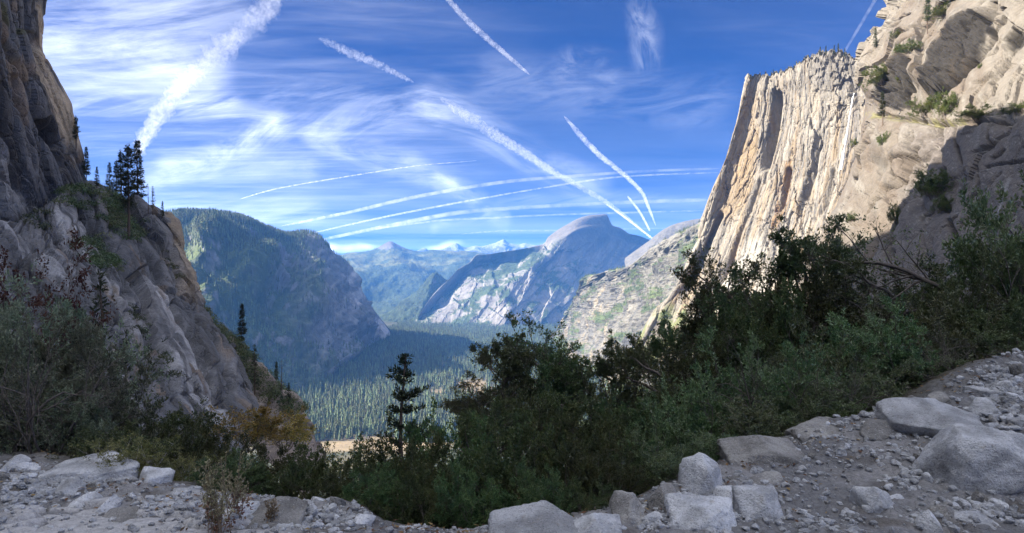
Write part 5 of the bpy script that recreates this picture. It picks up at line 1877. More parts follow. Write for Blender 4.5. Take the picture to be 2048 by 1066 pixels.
# (kind, px of the middle, py of the top, width in px, distance, py of the foot or None for the ground, label, category, name)
GREEN = [
    # dense dark hedge across the middle
    ('hedge0', 470, 905, 130, 6.6, None, 'dark shrub right behind the dry stalks', 'shrub', 'dense_shrub'),
    ('hedge1', 545, 868, 150, 7.4, None, 'dark green shrub below the golden leaved tree', 'shrub', 'dense_shrub'),
    ('hedge2', 620, 888, 140, 6.9, None, 'dark shrub above the rubble, left of the gap to the meadow', 'shrub', 'dense_shrub'),
    ('hedge0', 690, 925, 120, 6.3, None, 'low dark shrub whose top stands against the golden meadow', 'shrub', 'dense_shrub'),
    ('hedge1', 755, 872, 130, 6.8, None, 'dark shrub at the foot of the lone dark pine, left side', 'shrub', 'dense_shrub'),
    ('hedge2', 830, 868, 140, 6.6, None, 'dark shrub at the foot of the lone dark pine, right side', 'shrub', 'dense_shrub'),
    ('hedge0', 905, 835, 160, 7.6, None, 'rounded dark shrub under the small oak at the left of the oak clump', 'shrub', 'dense_shrub'),
    ('hedge1', 985, 845, 150, 6.8, None, 'dark shrub in front of the left oaks', 'shrub', 'dense_shrub'),
    ('hedge2', 1060, 855, 150, 6.4, None, 'dark shrub in front of the oaks with pale bare limbs', 'shrub', 'dense_shrub'),
    ('hedge0', 1130, 868, 150, 6.2, None, 'dark shrub in front of the tallest oak', 'shrub', 'dense_shrub'),
    ('hedge1', 1200, 890, 140, 6.3, None, 'dark shrub behind the peaked pale boulder', 'shrub', 'dense_shrub'),
    ('hedge2', 1265, 905, 120, 6.8, None, 'dark shrub in the shade left of the bay shrubs', 'shrub', 'dense_shrub'),
    ('hedge0', 1075, 935, 120, 5.4, None, 'olive tinted shrub directly above the broad humped boulder', 'shrub', 'dense_shrub'),
    ('hedge1', 960, 930, 140, 5.6, None, 'low dark shrub left of the broad humped boulder', 'shrub', 'dense_shrub'),
    ('hedge2', 850, 930, 150, 5.8, None, 'lowest dark shrub at the bottom middle of the hedge', 'shrub', 'dense_shrub'),
    ('hedge0', 760, 935, 120, 5.9, None, 'low dark shrub beside the rubble at the bottom', 'shrub', 'dense_shrub'),
    ('hedge2', 1160, 960, 110, 5.6, None, 'little dark shrub peeping over the gap between two pale boulders', 'shrub', 'dense_shrub'),
    ('hedge1', 955, 800, 150, 11.0, 930, 'dark shrub filling the space left of the oak trunks', 'shrub', 'dense_shrub'),
    ('hedge2', 1035, 785, 150, 11.5, 930, 'dark shrub behind the first oak trunk', 'shrub', 'dense_shrub'),
    ('hedge0', 1110, 780, 150, 12.0, 930, 'dark shrub between the oak with pale limbs and the tallest oak', 'shrub', 'dense_shrub'),
    ('hedge1', 1195, 785, 160, 11.5, 930, 'dark shrub at the foot of the tallest oak', 'shrub', 'dense_shrub'),
    ('hedge2', 1280, 790, 160, 11.0, 930, 'dark shrub under the loose crowned oak', 'shrub', 'dense_shrub'),
    ('hedge0', 1355, 760, 150, 10.5, 930, 'dark shrub where the oak clump meets the bay shrubs', 'shrub', 'dense_shrub'),
    ('hedge0', 1215, 835, 140, 8.4, None, 'shrub in deep shade behind the gap between the pale boulders', 'shrub', 'dense_shrub'),
    # the oaks
    ('oak0', 925, 757, 110, 15.0, 900, 'small live oak at the left end of the oak clump', 'oak tree', 'live_oak'),
    ('oak1', 1012, 672, 150, 16.0, 900, 'live oak with a flat dark crown left of the tallest oak', 'oak tree', 'live_oak'),
    ('oak2', 1085, 668, 140, 18.0, 900, 'live oak with pale bare limbs low in its crown', 'oak tree', 'live_oak'),
    ('oak0', 1160, 634, 170, 17.0, 920, 'tallest live oak of the middle clump', 'oak tree', 'live_oak'),
    ('oak1', 1235, 668, 150, 16.0, 920, 'live oak right of the tallest one with a loose crown', 'oak tree', 'live_oak'),
    ('oak2', 1310, 690, 140, 15.0, 900, 'live oak whose trunk shows dark before the pale ridge', 'oak tree', 'live_oak'),
    ('oak1', 1340, 628, 130, 20.0, 880, 'leaning oak with sparse arched limbs against the granite', 'oak tree', 'live_oak'),
    ('oak0', 1400, 615, 150, 15.0, 900, 'oak joining the clump to the tall shrubs on the right', 'oak tree', 'live_oak'),
    ('oak2', 1475, 520, 180, 15.0, 850, 'dark oak at the left shoulder of the right hand thicket', 'oak tree', 'live_oak'),
    ('oak1', 1600, 440, 230, 14.0, 800, 'highest dark oak of the right thicket, standing against the lit slabs', 'oak tree', 'live_oak'),
    ('oak0', 1545, 500, 190, 15.0, 820, 'dark oak between the shoulder oak and the highest one', 'oak tree', 'live_oak'),
    ('oak2', 1700, 520, 210, 13.5, 800, 'oak right of the highest one, under the bare leaning limbs', 'oak tree', 'live_oak'),
    ('hedge1', 1465, 590, 170, 13.0, 820, 'dense dark shrub behind the shoulder oak', 'shrub', 'dense_shrub'),
    ('hedge2', 1550, 560, 180, 13.0, 820, 'dense dark shrub filling the crown gap left of the highest oak', 'shrub', 'dense_shrub'),
    ('hedge0', 1640, 540, 180, 12.8, 820, 'dense dark shrub under the crown of the highest oak', 'shrub', 'dense_shrub'),
    ('hedge1', 1725, 560, 180, 12.8, 820, 'dense dark shrub right of the trunk of the highest oak', 'shrub', 'dense_shrub'),
    ('hedge2', 1400, 690, 150, 12.5, 850, 'dense dark shrub at the foot of the lit wall, left end of the thicket', 'shrub', 'dense_shrub'),
    # right thicket
    ('bare0', 1790, 470, 260, 12.5, 800, 'half bare shrub with dark leaning limbs before the shaded slab', 'shrub', 'bare_shrub'),
    ('bay0', 1330, 790, 190, 8.2, None, 'bay shrub at the left edge of the right thicket', 'shrub', 'leafy_shrub'),
    ('bay1', 1330, 880, 150, 6.4, None, 'bay shrub hanging over the dark leaning block', 'shrub', 'leafy_shrub'),
    ('bay2', 1430, 730, 210, 8.6, None, 'bay shrub above the upright pointed block', 'shrub', 'leafy_shrub'),
    ('bay0', 1420, 850, 170, 7.0, None, 'low bay shrub right behind the upright pointed block', 'shrub', 'leafy_shrub'),
    ('bay1', 1530, 670, 220, 9.0, None, 'bay shrub below the shoulder oak', 'shrub', 'leafy_shrub'),
    ('bay2', 1530, 790, 190, 7.7, None, 'low bay shrub behind the long half buried boulder', 'shrub', 'leafy_shrub'),
    ('bay0', 1640, 640, 230, 9.4, None, 'bay shrub in the middle of the right thicket', 'shrub', 'leafy_shrub'),
    ('bay1', 1640, 750, 200, 8.2, None, 'low bay shrub above the flat tan slab', 'shrub', 'leafy_shrub'),
    ('bay2', 1750, 600, 230, 9.8, None, 'bay shrub under the half bare shrub', 'shrub', 'leafy_shrub'),
    ('bay0', 1740, 720, 190, 8.6, None, 'low bay shrub above the blocky rocks', 'shrub', 'leafy_shrub'),
    ('bay1', 1850, 590, 220, 10.2, None, 'bay shrub left of the tall pale green one', 'shrub', 'leafy_shrub'),
    ('bay2', 1850, 700, 190, 9.2, None, 'low bay shrub behind the lens shaped rock', 'shrub', 'leafy_shrub'),
    ('bay0', 1940, 500, 230, 10.8, None, 'tall bay shrub in front of the shaded slab', 'shrub', 'leafy_shrub'),
    ('bay1', 2030, 375, 240, 11.0, None, 'tallest bay shrub at the right edge of the picture', 'shrub', 'leafy_shrub'),
    ('bay2', 1960, 640, 200, 9.9, None, 'bay shrub with reddish twigs above the flat topped block', 'shrub', 'leafy_shrub'),
    ('bay0', 2060, 560, 200, 10.0, None, 'bay shrub cut by the right edge above the bank', 'shrub', 'leafy_shrub'),
    ('bare0', 2030, 650, 150, 9.4, None, 'tangle of reddish bare twigs over the bank at the right edge', 'shrub', 'bare_shrub'),
    ('bare0', 1560, 640, 200, 8.6, None, 'half bare shrub with pale twigs among the bay shrubs', 'shrub', 'bare_shrub'),
    ('bare0', 1700, 690, 190, 8.3, None, 'half bare shrub low in the right thicket above the dirt', 'shrub', 'bare_shrub'),
    ('bare0', 1900, 640, 200, 9.0, None, 'half bare shrub leaning over the lens shaped rock', 'shrub', 'bare_shrub'),
    # left thicket
    ('bare0', 90, 590, 220, 8.0, None, 'half bare shrub with grey twigs in front of the left thicket', 'shrub', 'bare_shrub'),
    ('grey0', 60, 560, 290, 9.6, None, 'big grey green shrub at the left edge', 'shrub', 'grey_shrub'),
    ('grey1', 165, 640, 200, 9.2, None, 'grey green shrub right of the biggest left one, before the slab', 'shrub', 'grey_shrub'),
    ('grey0', -20, 620, 220, 8.6, None, 'grey green shrub cut by the left edge', 'shrub', 'grey_shrub'),
    ('grey1', 40, 730, 220, 8.2, None, 'low grey green shrub above the rock pile', 'shrub', 'grey_shrub'),
    ('grey0', 150, 770, 180, 8.2, None, 'low grey green shrub above the long flat boulder', 'shrub', 'grey_shrub'),
    ('red0', 35, 455, 190, 13.0, None, 'shrub with dry dark red leaves above the left thicket', 'shrub', 'red_shrub'),
    ('hedge1', 310, 795, 170, 10.0, None, 'dark rounded shrub under the pale streaks of the slab', 'shrub', 'dense_shrub'),
    ('hedge2', 400, 840, 140, 9.0, None, 'dark shrub between the rounded one and the dry stalks', 'shrub', 'dense_shrub'),
    ('hedge0', 230, 850, 150, 7.6, None, 'dark shrub behind the light green sprigs', 'shrub', 'dense_shrub'),
    ('sprig0', 275, 868, 120, 6.9, None, 'light green upright sprigs behind the long flat boulder', 'shrub', 'sprig_shrub'),
    ('sprig0', 360, 905, 90, 6.8, None, 'light green sprigs left of the dry stalks', 'shrub', 'sprig_shrub'),
    ('gold0', 500, 808, 120, 20.0, 900, 'small tree with golden autumn leaves', 'tree', 'golden_tree'),
    ('gold0', 570, 830, 120, 22.0, 900, 'golden leaved shrub right of the golden tree', 'shrub', 'golden_shrub'),
]


def greenery():
    rng = random.Random(3)
    for kind, px, py, w, d, foot, label, cat, name in GREEN:
        x, y, ztop = at(px, py, d)
        if foot is None:
            z0 = float(ground_z(x, y)) - .1
        else:
            z0 = at(px, foot, d)[2]
            # the foot stands on the built hillside
            z0 = max(z0, float(ground_z(x, y)) - .3) if ground_z(x, y) < z0 else float(ground_z(x, y)) - .2
        h, wd = DIMS[kind]
        sz = (ztop - z0) / h
        sx = (w / F * d) / wd
        sx = min(max(sx, sz * .7), sz * 2.0)
        place(kind, (x, y, z0), rng.uniform(0, 6.28), (sx, sx, sz), label, cat, name, None)


greenery()
# ------------------------------------------------------------------ conifers
NEED = [(.022, .035, .020), (.035, .052, .026), (.05, .068, .03), (.068, .08, .035)]


def make_conifer(seed, H, bare, width, whorls, per, sprays, size, name, tones=NEED, droop=-.12, top=.0, irregular=.3):
    P = Plant(seed)
    rng = P.rng
    tr = np.array([(0, 0, -.6 * H / 25), (rng.normal(0, .1), rng.normal(0, .1), H * .35), (rng.normal(0, .15), rng.normal(0, .15), H * .7), (0, 0, H)])
    P.tube(_cr(tr, 12), H * .016, H * .002, 6)
    for k in range(whorls):
        f = (k + rng.random()) / whorls
        z = H * (bare + (1 - bare) * f)
        L = width * H * ((1 - f) ** .75 * (1 - top) + top * (1 - f ** 4)) * (.55 + .45 * min(1, f * 6)) + .012 * H
        if rng.random() < irregular * .35 and f < .75: continue
        for _ in range(per):
            a = rng.uniform(0, 6.283)
            l = L * rng.uniform(1 - irregular * 1.6, 1.1)
            if l < .01 * H: continue
            e = droop + .55 * f
            d = np.array([math.cos(a), math.sin(a), e])
            pts, _ = P.curve((0, 0, z), d / np.linalg.norm(d), l, 4, .09, (0, 0, .12))
            P.tube(pts, H * .0028 * (1.2 - f), H * .0006, 3)
            P.leaves_on(pts, max(4, int(sprays * 1.5 * l / (width * H) + 4)), size, size * .22, .22, .27, .2, .8)
    P.leaves_on(np.array([(0, 0, H * .86), (0, 0, H * 1.0)]), 26, size * .7, .02, .5, .3)
    return P.build(name, tones, M_NEEDLE, M_TRUNK, 'crown', 'trunk')


SHRUBS['pine0'] = make_conifer(201, 25, .18, .135, 34, 6, 18, .85, 'tall_pine')
SHRUBS['pine1'] = make_conifer(202, 25, .34, .115, 30, 5, 17, .85, 'tall_pine', irregular=.45)
SHRUBS['pine2'] = make_conifer(203, 25, .10, .16, 34, 6, 18, .85, 'tall_pine')
SHRUBS['thin0'] = make_conifer(204, 25, .25, .10, 26, 4, 5, 1.0, 'thin_pine', irregular=.6)
SHRUBS['snag0'] = make_conifer(205, 25, .30, .10, 16, 4, 0, .5, 'dead_pine', [(.12, .10, .08), (.16, .13, .10)], irregular=.6)
SHRUBS['lone0'] = make_conifer(206, 10, .26, .20, 22, 6, 110, .17, 'lone_pine', [(.02, .032, .018), (.03, .045, .022), (.045, .06, .028)], droop=.05, top=.25, irregular=.4)
DIMS.update({k: mesh_dims(k) for k in ('pine0', 'pine1', 'pine2', 'thin0', 'snag0', 'lone0')})

# kind, px, py top, py foot, land to stand on (None: use the distance), distance, label
TREES = [
    ('pine0', 274, 281, 425, 'slope', 288, 'tallest pine on the left ledge, dense and dark'),
    ('pine1', 257, 288, 478, 'slope', 268, 'tall pine on the left ledge whose long bare trunk runs down over the rock'),
    ('pine1', 246, 300, 402, 'slope', 284, 'pine with a ragged top just left of the long trunked one'),
    ('pine2', 234, 322, 396, 'slope', 282, 'bushy pale pine in the middle of the ledge row'),
    ('pine2', 219, 325, 388, 'slope', 280, 'shorter pine left of the bushy pale one'),
    ('pine2', 194, 333, 376, 'slope', 272, 'low rounded pine where the ledge meets the dark wall'),
    ('pine0', 176, 294, 362, 'dark', 290, 'slim pine standing against the sky beside the dark wall'),
    ('pine1', 152, 232, 300, 'dark', 305, 'pine growing from the edge of the dark wall'),
    ('snag0', 296, 372, 426, 'slope', 290, 'dead bare pine right of the tallest pine'),
    ('thin0', 306, 372, 430, 'slope', 291, 'thin sparse pine next to the dead one'),
    ('pine2', 324, 402, 436, 'slope', 293, 'small pine at the outer end of the ledge'),
    ('pine0', 484, 608, 696, 'toe', 302, 'isolated slender pine on the brushy shoulder above the haze'),
    ('thin0', 509, 688, 812, 'toe', 285, 'thin open pine below the isolated slender one'),
    ('pine1', 553, 722, 778, 'toe', 284, 'left one of the two small pines low on the shoulder'),
    ('snag0', 562, 716, 782, 'toe', 284, 'bare right one of the two small pines low on the shoulder'),
    ('pine2', 578, 765, 805, 'toe', 280, 'round topped pine at the foot of the shoulder'),
    ('thin0', 198, 540, 880, None, 46, 'dark thin pine in front of the slanting slab, behind the left shrubs'),
    ('thin0', 252, 660, 830, None, 70, 'faint slim pine right of the dark thin one'),
    ('lone0', 812, 706, 905, None, 42, 'lone dark pine with an open crown before the blue valley'),
    ('pine2', 1413, 556, 690, None, 210, 'pale green fir behind the oaks at the foot of the lit wall'),
    ('pine1', 1855, -14, 68, 'slab', 470, 'open pine high on the sunlit slabs'),
    ('pine1', 1765, 182, 250, 'slab', 520, 'gnarled pine on the sunlit ledge left of the dark overhang'),
    ('pine2', 1750, 56, 98, 'slab', 640, 'pine on the broken pale edge of the slabs'),
    ('pine2', 1640, 93, 112, 'wall', 1210, 'leftmost small pine on top of the waterfall wall summit'),
    ('pine0', 1652, 92, 112, 'wall', 1205, 'second small pine on the waterfall wall summit'),
    ('pine2', 1668, 90, 112, 'wall', 1195, 'bushy small pine in the middle of the waterfall wall summit'),
    ('pine1', 1676, 86, 112, 'wall', 1190, 'tallest small pine on the waterfall wall summit'),
    ('pine2', 1690, 96, 114, 'wall', 1170, 'small pine at the right of the waterfall wall summit'),
    ('snag0', 1716, 98, 124, 'wall', 1145, 'bare little pine in the notch right of the summit'),
    ('snag0', 1724, 96, 124, 'wall', 1142, 'last bare little pine before the broken edge'),
    ('pine2', 1546, 138, 152, 'wall', 1330, 'round little pine on the lower left step of the wall top'),
    ('pine2', 1562, 142, 152, 'wall', 1310, 'scrubby little pine right of the round one on the wall top'),
    ('pine2', 1499, 148, 158, 'wall', 1410, 'tiny pine at the left corner of the wall top'),
    ('pine1', 1610, 112, 126, 'wall', 1250, 'tiny pine on the slope between the step and the summit'),
]
# shrubs on the sunlit and shaded slabs: kind, px, py middle, width, height, label
LEDGE = [
    ('hedge1', 1768, 146, 62, 46, 'broad olive bush on the sunlit slab below the broken edge'),
    ('hedge2', 1853, 213, 56, 34, 'low green bush on the ledge under the dark overhang'),
    ('hedge0', 1894, 208, 44, 50, 'round bright green bush right of the low one on the ledge'),
    ('hedge1', 1960, 228, 66, 30, 'dark flat bush where the ledge enters the shade'),
    ('hedge2', 2036, 216, 40, 22, 'dark bush on the ledge at the right edge'),
    ('hedge0', 1866, 366, 70, 56, 'dark bush hanging in the shaded cleft'),
    ('hedge1', 1886, 410, 36, 34, 'smaller dark bush under the hanging one'),
    ('hedge2', 1788, 428, 26, 42, 'dark bush in the left cleft of the shaded slab'),
    ('hedge1', 1765, 278, 24, 26, 'small green bush on the sunlit buttress'),
    ('hedge2', 1822, 94, 40, 22, 'strip of green bush along the upper crack'),
    ('hedge0', 1888, 22, 50, 24, 'green bush right of the open pine high up'),
    ('hedge1', 1800, 155, 22, 14, 'small tuft by the crack beside the broad olive bush'),
    ('hedge2', 1706, 284, 12, 16, 'little bush beside the waterfall'),
    ('hedge1', 1960, 132, 12, 10, 'single yellow green tuft on the bare sunlit slab'),
    ('hedge2', 1792, 68, 20, 18, 'bush on the pale broken cliff below its edge'),
    ('hedge0', 1795, 100, 18, 22, 'bush lower on the pale broken cliff'),
    ('hedge1', 1700, 433, 18, 20, 'pale bush low on the sunlit buttress'),
]
M_SUNLEAF = leaf_mat('sunny_leaf', (1.25, 1.2, .9), .25, .5, .3, .3)


def conifers():
    rng = random.Random(8)
    for kind, px, top, foot, land, d, label in TREES:
        if land is None:
            p = np.array(at(px, foot, d))
            p[2] = min(p[2], float(ground_z(p[0], p[1])) + .0) if abs(p[2] - float(ground_z(p[0], p[1]))) < 25 else p[2]
        else:
            p = LANDS[land].pick(px, foot, 5)
        h = (HY - top) / F * p[1] - p[2]
        k = h / DIMS[kind][0]
        o = place(kind, tuple(p - (0, 0, .01 * h)), rng.uniform(0, 6.28), (k, k, k), label, 'pine tree', 'dead_pine' if kind == 'snag0' else 'pine_tree')
        if kind == 'snag0':
            for ch in [c for c in o.children if c.name.startswith('crown')]:
                ch['label'] = 'crown with almost no needles left'
    sunny = {}
    for kind, px, py, w, hh, label in LEDGE:
        p = LANDS['slab'].pick(px, py + hh * .45, 6)
        h = hh / F * p[1] * 1.1
        wd = w / F * p[1]
        o = empty('cliff_bush', tuple(p - np.array((0, 0, .12 * h))), rng.uniform(0, 6.28), (wd / DIMS[kind][1], wd / DIMS[kind][1], h / DIMS[kind][0]))
        tag(o, label, 'bush')
        for part, me in SHRUBS[kind]:
            if part == 'crown':
                if kind not in sunny:
                    m2 = me.copy(); m2.materials.clear(); m2.materials.append(M_SUNLEAF); sunny[kind] = m2
                me = sunny[kind]
            add_obj('crown' if part == 'crown' else 'stem', me, o)


conifers()


# ---- valley forest
def far_conifer(seed):
    rng = np.random.default_rng(seed)
    V, Fq, C = [], [], []
    n = 0
    tiers = 7
    for t in range(tiers):
        f = t / tiers
        z0, z1 = .12 + .88 * f - .02, .12 + .88 * (f + 1.75 / tiers)
        r = .145 * (1 - f) ** .8 + .010
        m = 9
        a = np.arange(m) / m * 6.283 + rng.uniform(0, 6)
        rr = r * np.where(np.arange(m) % 2, .55, 1.0) * rng.uniform(.75, 1.2, m)
        ring = np.stack([np.cos(a) * rr, np.sin(a) * rr, z0 + rng.normal(0, .012, m) + np.where(np.arange(m) % 2, .03, 0)], 1)
        V.append(ring)
        V.append(np.array([[rng.normal(0, .01), rng.normal(0, .01), min(z1, 1.0)]]))
        for k in range(m): Fq.append((n + k, n + (k + 1) % m, n + m))
        tone = rng.uniform(.8, 1.2)
        C += [np.array([.075, .092, .042]) * tone * .9] * m + [np.array([.10, .115, .05]) * tone]
        n += m + 1
    a = np.arange(5) / 5 * 6.283
    V.append(np.stack([np.cos(a) * .014, np.sin(a) * .014, 0 * a - .03], 1))
    V.append(np.array([[0, 0, .5]]))
    for k in range(5): Fq.append((n + k, n + (k + 1) % 5, n + 5))
    C += [np.array([.12, .09, .07])] * 6
    return mesh_from('valley_conifer', np.concatenate(V), np.array(Fq), M_FARLEAF, np.array(C))


M_FARLEAF = leaf_mat('conifer_far', (1.35, 1.35, 1.5), .5, .7, .1, .15, .035)
FAR = [far_conifer(300 + k) for k in range(4)]


def scatter_nodes():
    g = bpy.data.node_groups.new('forest_points', 'GeometryNodeTree')
    g.interface.new_socket('Geometry', in_out='INPUT', socket_type='NodeSocketGeometry')
    g.interface.new_socket('Geometry', in_out='OUTPUT', socket_type='NodeSocketGeometry')
    T = NT(g)
    gi, go = T.new('NodeGroupInput'), T.new('NodeGroupOutput')
    jn = T.new('GeometryNodeJoinGeometry')
    size = T.new('GeometryNodeInputNamedAttribute', data_type='FLOAT'); size.inputs['Name'].default_value = 'size'
    turn = T.new('GeometryNodeInputNamedAttribute', data_type='FLOAT'); turn.inputs['Name'].default_value = 'turn'
    kind = T.new('GeometryNodeInputNamedAttribute', data_type='INT'); kind.inputs['Name'].default_value = 'kind'
    rot = T.new('ShaderNodeCombineXYZ'); T.link(turn.outputs[0], rot.inputs[2])
    for k, o in enumerate(FAR_OBJ):
        cmpn = T.new('FunctionNodeCompare', data_type='INT', operation='EQUAL')
        T.link(kind.outputs[0], cmpn.inputs[2]); cmpn.inputs[3].default_value = k
        oi = T.new('GeometryNodeObjectInfo'); oi.inputs['Object'].default_value = o; oi.inputs['As Instance'].default_value = True
        ip = T.new('GeometryNodeInstanceOnPoints')
        T.link(gi.outputs[0], ip.inputs['Points']); T.link(cmpn.outputs[0], ip.inputs['Selection']); T.link(oi.outputs['Geometry'], ip.inputs['Instance'])
        T.link(rot.outputs[0], ip.inputs['Rotation']); T.link(size.outputs[0], ip.inputs['Scale'])
        T.link(ip.outputs[0], jn.inputs[0])
    T.link(jn.outputs[0], go.inputs[0])
    return g


def forest(name, pts, sizes, label, rng):
    me = bpy.data.meshes.new(name)
    me.vertices.add(len(pts))
    me.vertices.foreach_set('co', np.asarray(pts, np.float32).ravel())
    for nm, ty, arr in (('size', 'FLOAT', np.asarray(sizes, np.float32)), ('turn', 'FLOAT', rng.uniform(0, 6.28, len(pts)).astype(np.float32)), ('kind', 'INT', rng.integers(0, len(FAR_OBJ), len(pts)).astype(np.int32))):
        me.attributes.new(nm, ty, 'POINT').data.foreach_set('value', arr)
    o = add_obj(name, me)
    md = o.modifiers.new('scatter', 'NODES')
    md.node_group = GROUP
    tag(o, label, None, None, 'stuff')
    return o


def valley_trees():
    global FAR_OBJ, GROUP
    rng = np.random.default_rng(4)
    n = 60000
    t = rng.random(n)
    y = 2080 + 6600 * t ** 1.25
    x = rng.uniform(-1350, 900, n)
    vz = VZ
    px, py = CX + F * x / y, HY - F * vz / y
    ok = (px > 520) & (px < 1330)
    for cx, cyy, rx, ry, _ in MEADOWS:
        ok &= ((x - cx) / (rx * 1.05)) ** 2 + ((y - cyy + 60) / (ry * 1.25)) ** 2 > rng.uniform(.5, 1.2, n)
    cl = fbm(np.stack([x * .006, y * .006, 0 * x], 1), 3, 9)
    ok &= rng.random(n) < (.30 + .55 * sstep(cl, -.3, .15)) * lerp(.9, 1.2, sstep(y, 2600, 4200))
    x, y, px = x[ok], y[ok], px[ok]
    h = (18 + 44 * rng.random(len(x)) ** 1.1) * lerp(1.0, .75, sstep(y, 2800, 4500))
    order = np.argsort(y + rng.uniform(0, 80, len(y)))
    vis = np.where((px[order] > 606) & (px[order] < 975))[0][:300]
    pick = order[vis]
    rest = np.setdiff1d(order, pick)
    FAR_OBJ = []
    LV = LANDS['valley']
    for j, k in enumerate(pick):
        o = add_obj('valley_conifer', FAR[j % 4], loc=(x[k], y[k], VZ - 1))
        s = h[k]
        o.scale = (s, s, s)
        o.rotation_euler = (0, 0, rng.uniform(0, 6.28))
        tag(o, 'sunlit conifer of the near valley forest beyond the dark hedge', 'conifer', 'sunlit conifers on the valley floor')
        if j < 4: FAR_OBJ.append(o)
    GROUP = scatter_nodes()
    forest('valley_forest', np.stack([x[rest], y[rest], np.full(len(rest), VZ - 1)], 1), h[rest], 'conifer forest covering the valley floor', rng)
    # trees on the mountains
    for land, cnt, lo, hi, name, label in (('mountain', 11000, 20, 40, 'mountain_forest', 'conifers clothing the blue shaded mountain'), ('ridge', 3800, 7, 16, 'ledge_forest', 'scattered conifers on the ledges of the sunlit ridge'),
                                           ('dome', 3500, 14, 26, 'shoulder_forest', 'trees on the shoulder below the great dome'), ('spur', 1800, 16, 28, 'spur_forest', 'trees covering the dark spur'),
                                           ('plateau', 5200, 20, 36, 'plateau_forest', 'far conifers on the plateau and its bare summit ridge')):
        L = LANDS[land]
        w = L.veg * (L.P[:, 1] > 0)
        if land == 'mountain': w = w * (.25 + 2.5 * sstep(L.py, 520, 430))
        w = w * ((L.px > 300) & (L.px < 1480))
        k = rng.choice(len(w), cnt, p=w / w.sum())
        p = L.P[k] + rng.normal(0, 1.0, (cnt, 3)) * (L.P[k, 1:2] / F * .4)
        p[:, 2] -= 2
        forest(name, p, rng.uniform(lo, hi, cnt), label, rng)


valley_trees()


# ---- low brush on the ledge, on the shoulder and on the left slab
def brush(name, land, polys, n_blob, r, leaf, tones, label, seed):
    rng = np.random.default_rng(seed)
    L = LANDS[land]
    m = np.zeros(len(L.P))
    for poly in polys:
        m = np.maximum(m, in_poly(L.px, L.py, poly, 3) * (L.P[:, 1] > 1))
    k = rng.choice(len(m), n_blob, p=m / m.sum())
    V, C = [], []
    for q in k:
        p = L.P[q]
        R = r * rng.uniform(.6, 1.4)
        c = int(90 * (R / r) ** 2)
        d = rng.normal(size=(c, 3))
        d /= np.linalg.norm(d, axis=1, keepdims=True)
        d[:, 2] = np.abs(d[:, 2]) * .8 - .15
        b = p + d * R * rng.uniform(.55, 1, (c, 1))
        s = leaf * rng.uniform(.6, 1.4, (c, 1))
        e1 = rng.normal(size=(c, 3)); e1 /= np.linalg.norm(e1, axis=1, keepdims=True)
        e2 = np.cross(d, e1) * .8
        V.append(np.stack([b - e1 * s, b + e2 * s * .6, b + e1 * s, b - e2 * s * .6], 1).reshape(-1, 3))
        tone = np.array(tones[rng.integers(len(tones))]) * rng.uniform(.8, 1.2)
        C.append(np.repeat(tone * rng.uniform(.75, 1.25, (c, 1)), 4, 0))
    V = np.concatenate(V)
    me = mesh_from(name, V, np.arange(len(V)).reshape(-1, 4), M_LEAF, np.concatenate(C))
    tag(add_obj(name, me), label, None, None, 'stuff')


BR = [(.045, .06, .024), (.06, .08, .03), (.08, .095, .036), (.10, .10, .042)]
brush('ledge_brush', 'slope', [[(128, 378), (180, 370), (240, 398), (290, 425), (285, 470), (262, 492), (240, 480), (210, 440), (150, 420), (120, 410)], [(150, 490), (200, 470), (240, 500), (225, 540), (190, 545)]], 420, 3.4, .42, BR, 'dark evergreen brush covering the ledge under the pines', 1)
brush('shoulder_brush', 'toe', [[(392, 602), (430, 640), (490, 702), (530, 750), (575, 788), (605, 815), (590, 835), (540, 800), (480, 760), (430, 700), (395, 640)]], 330, 4.2, .46, BR, 'dark brush along the crest of the brown shoulder', 2)
brush('slab_brush', 'slope', [[(245, 590), (290, 620), (345, 700), (370, 770), (340, 770), (290, 690), (250, 640)], [(60, 425), (100, 420), (90, 460), (50, 450)], [(330, 480), (350, 520), (362, 560), (350, 560), (330, 510)]], 60, 2.2, .34, [(.04, .048, .025), (.06, .062, .034)], 'sparse dull brush in the hollows of the slanting slab', 3)
brush('foot_scrub', 'wall', [[(1290, 640), (1420, 590), (1560, 600), (1560, 700), (1300, 710)]], 130, 6.5, 1.0, [(.09, .11, .04), (.12, .135, .055), (.15, .15, .07)], 'green scrub at the foot of the sunlit wall', 4)


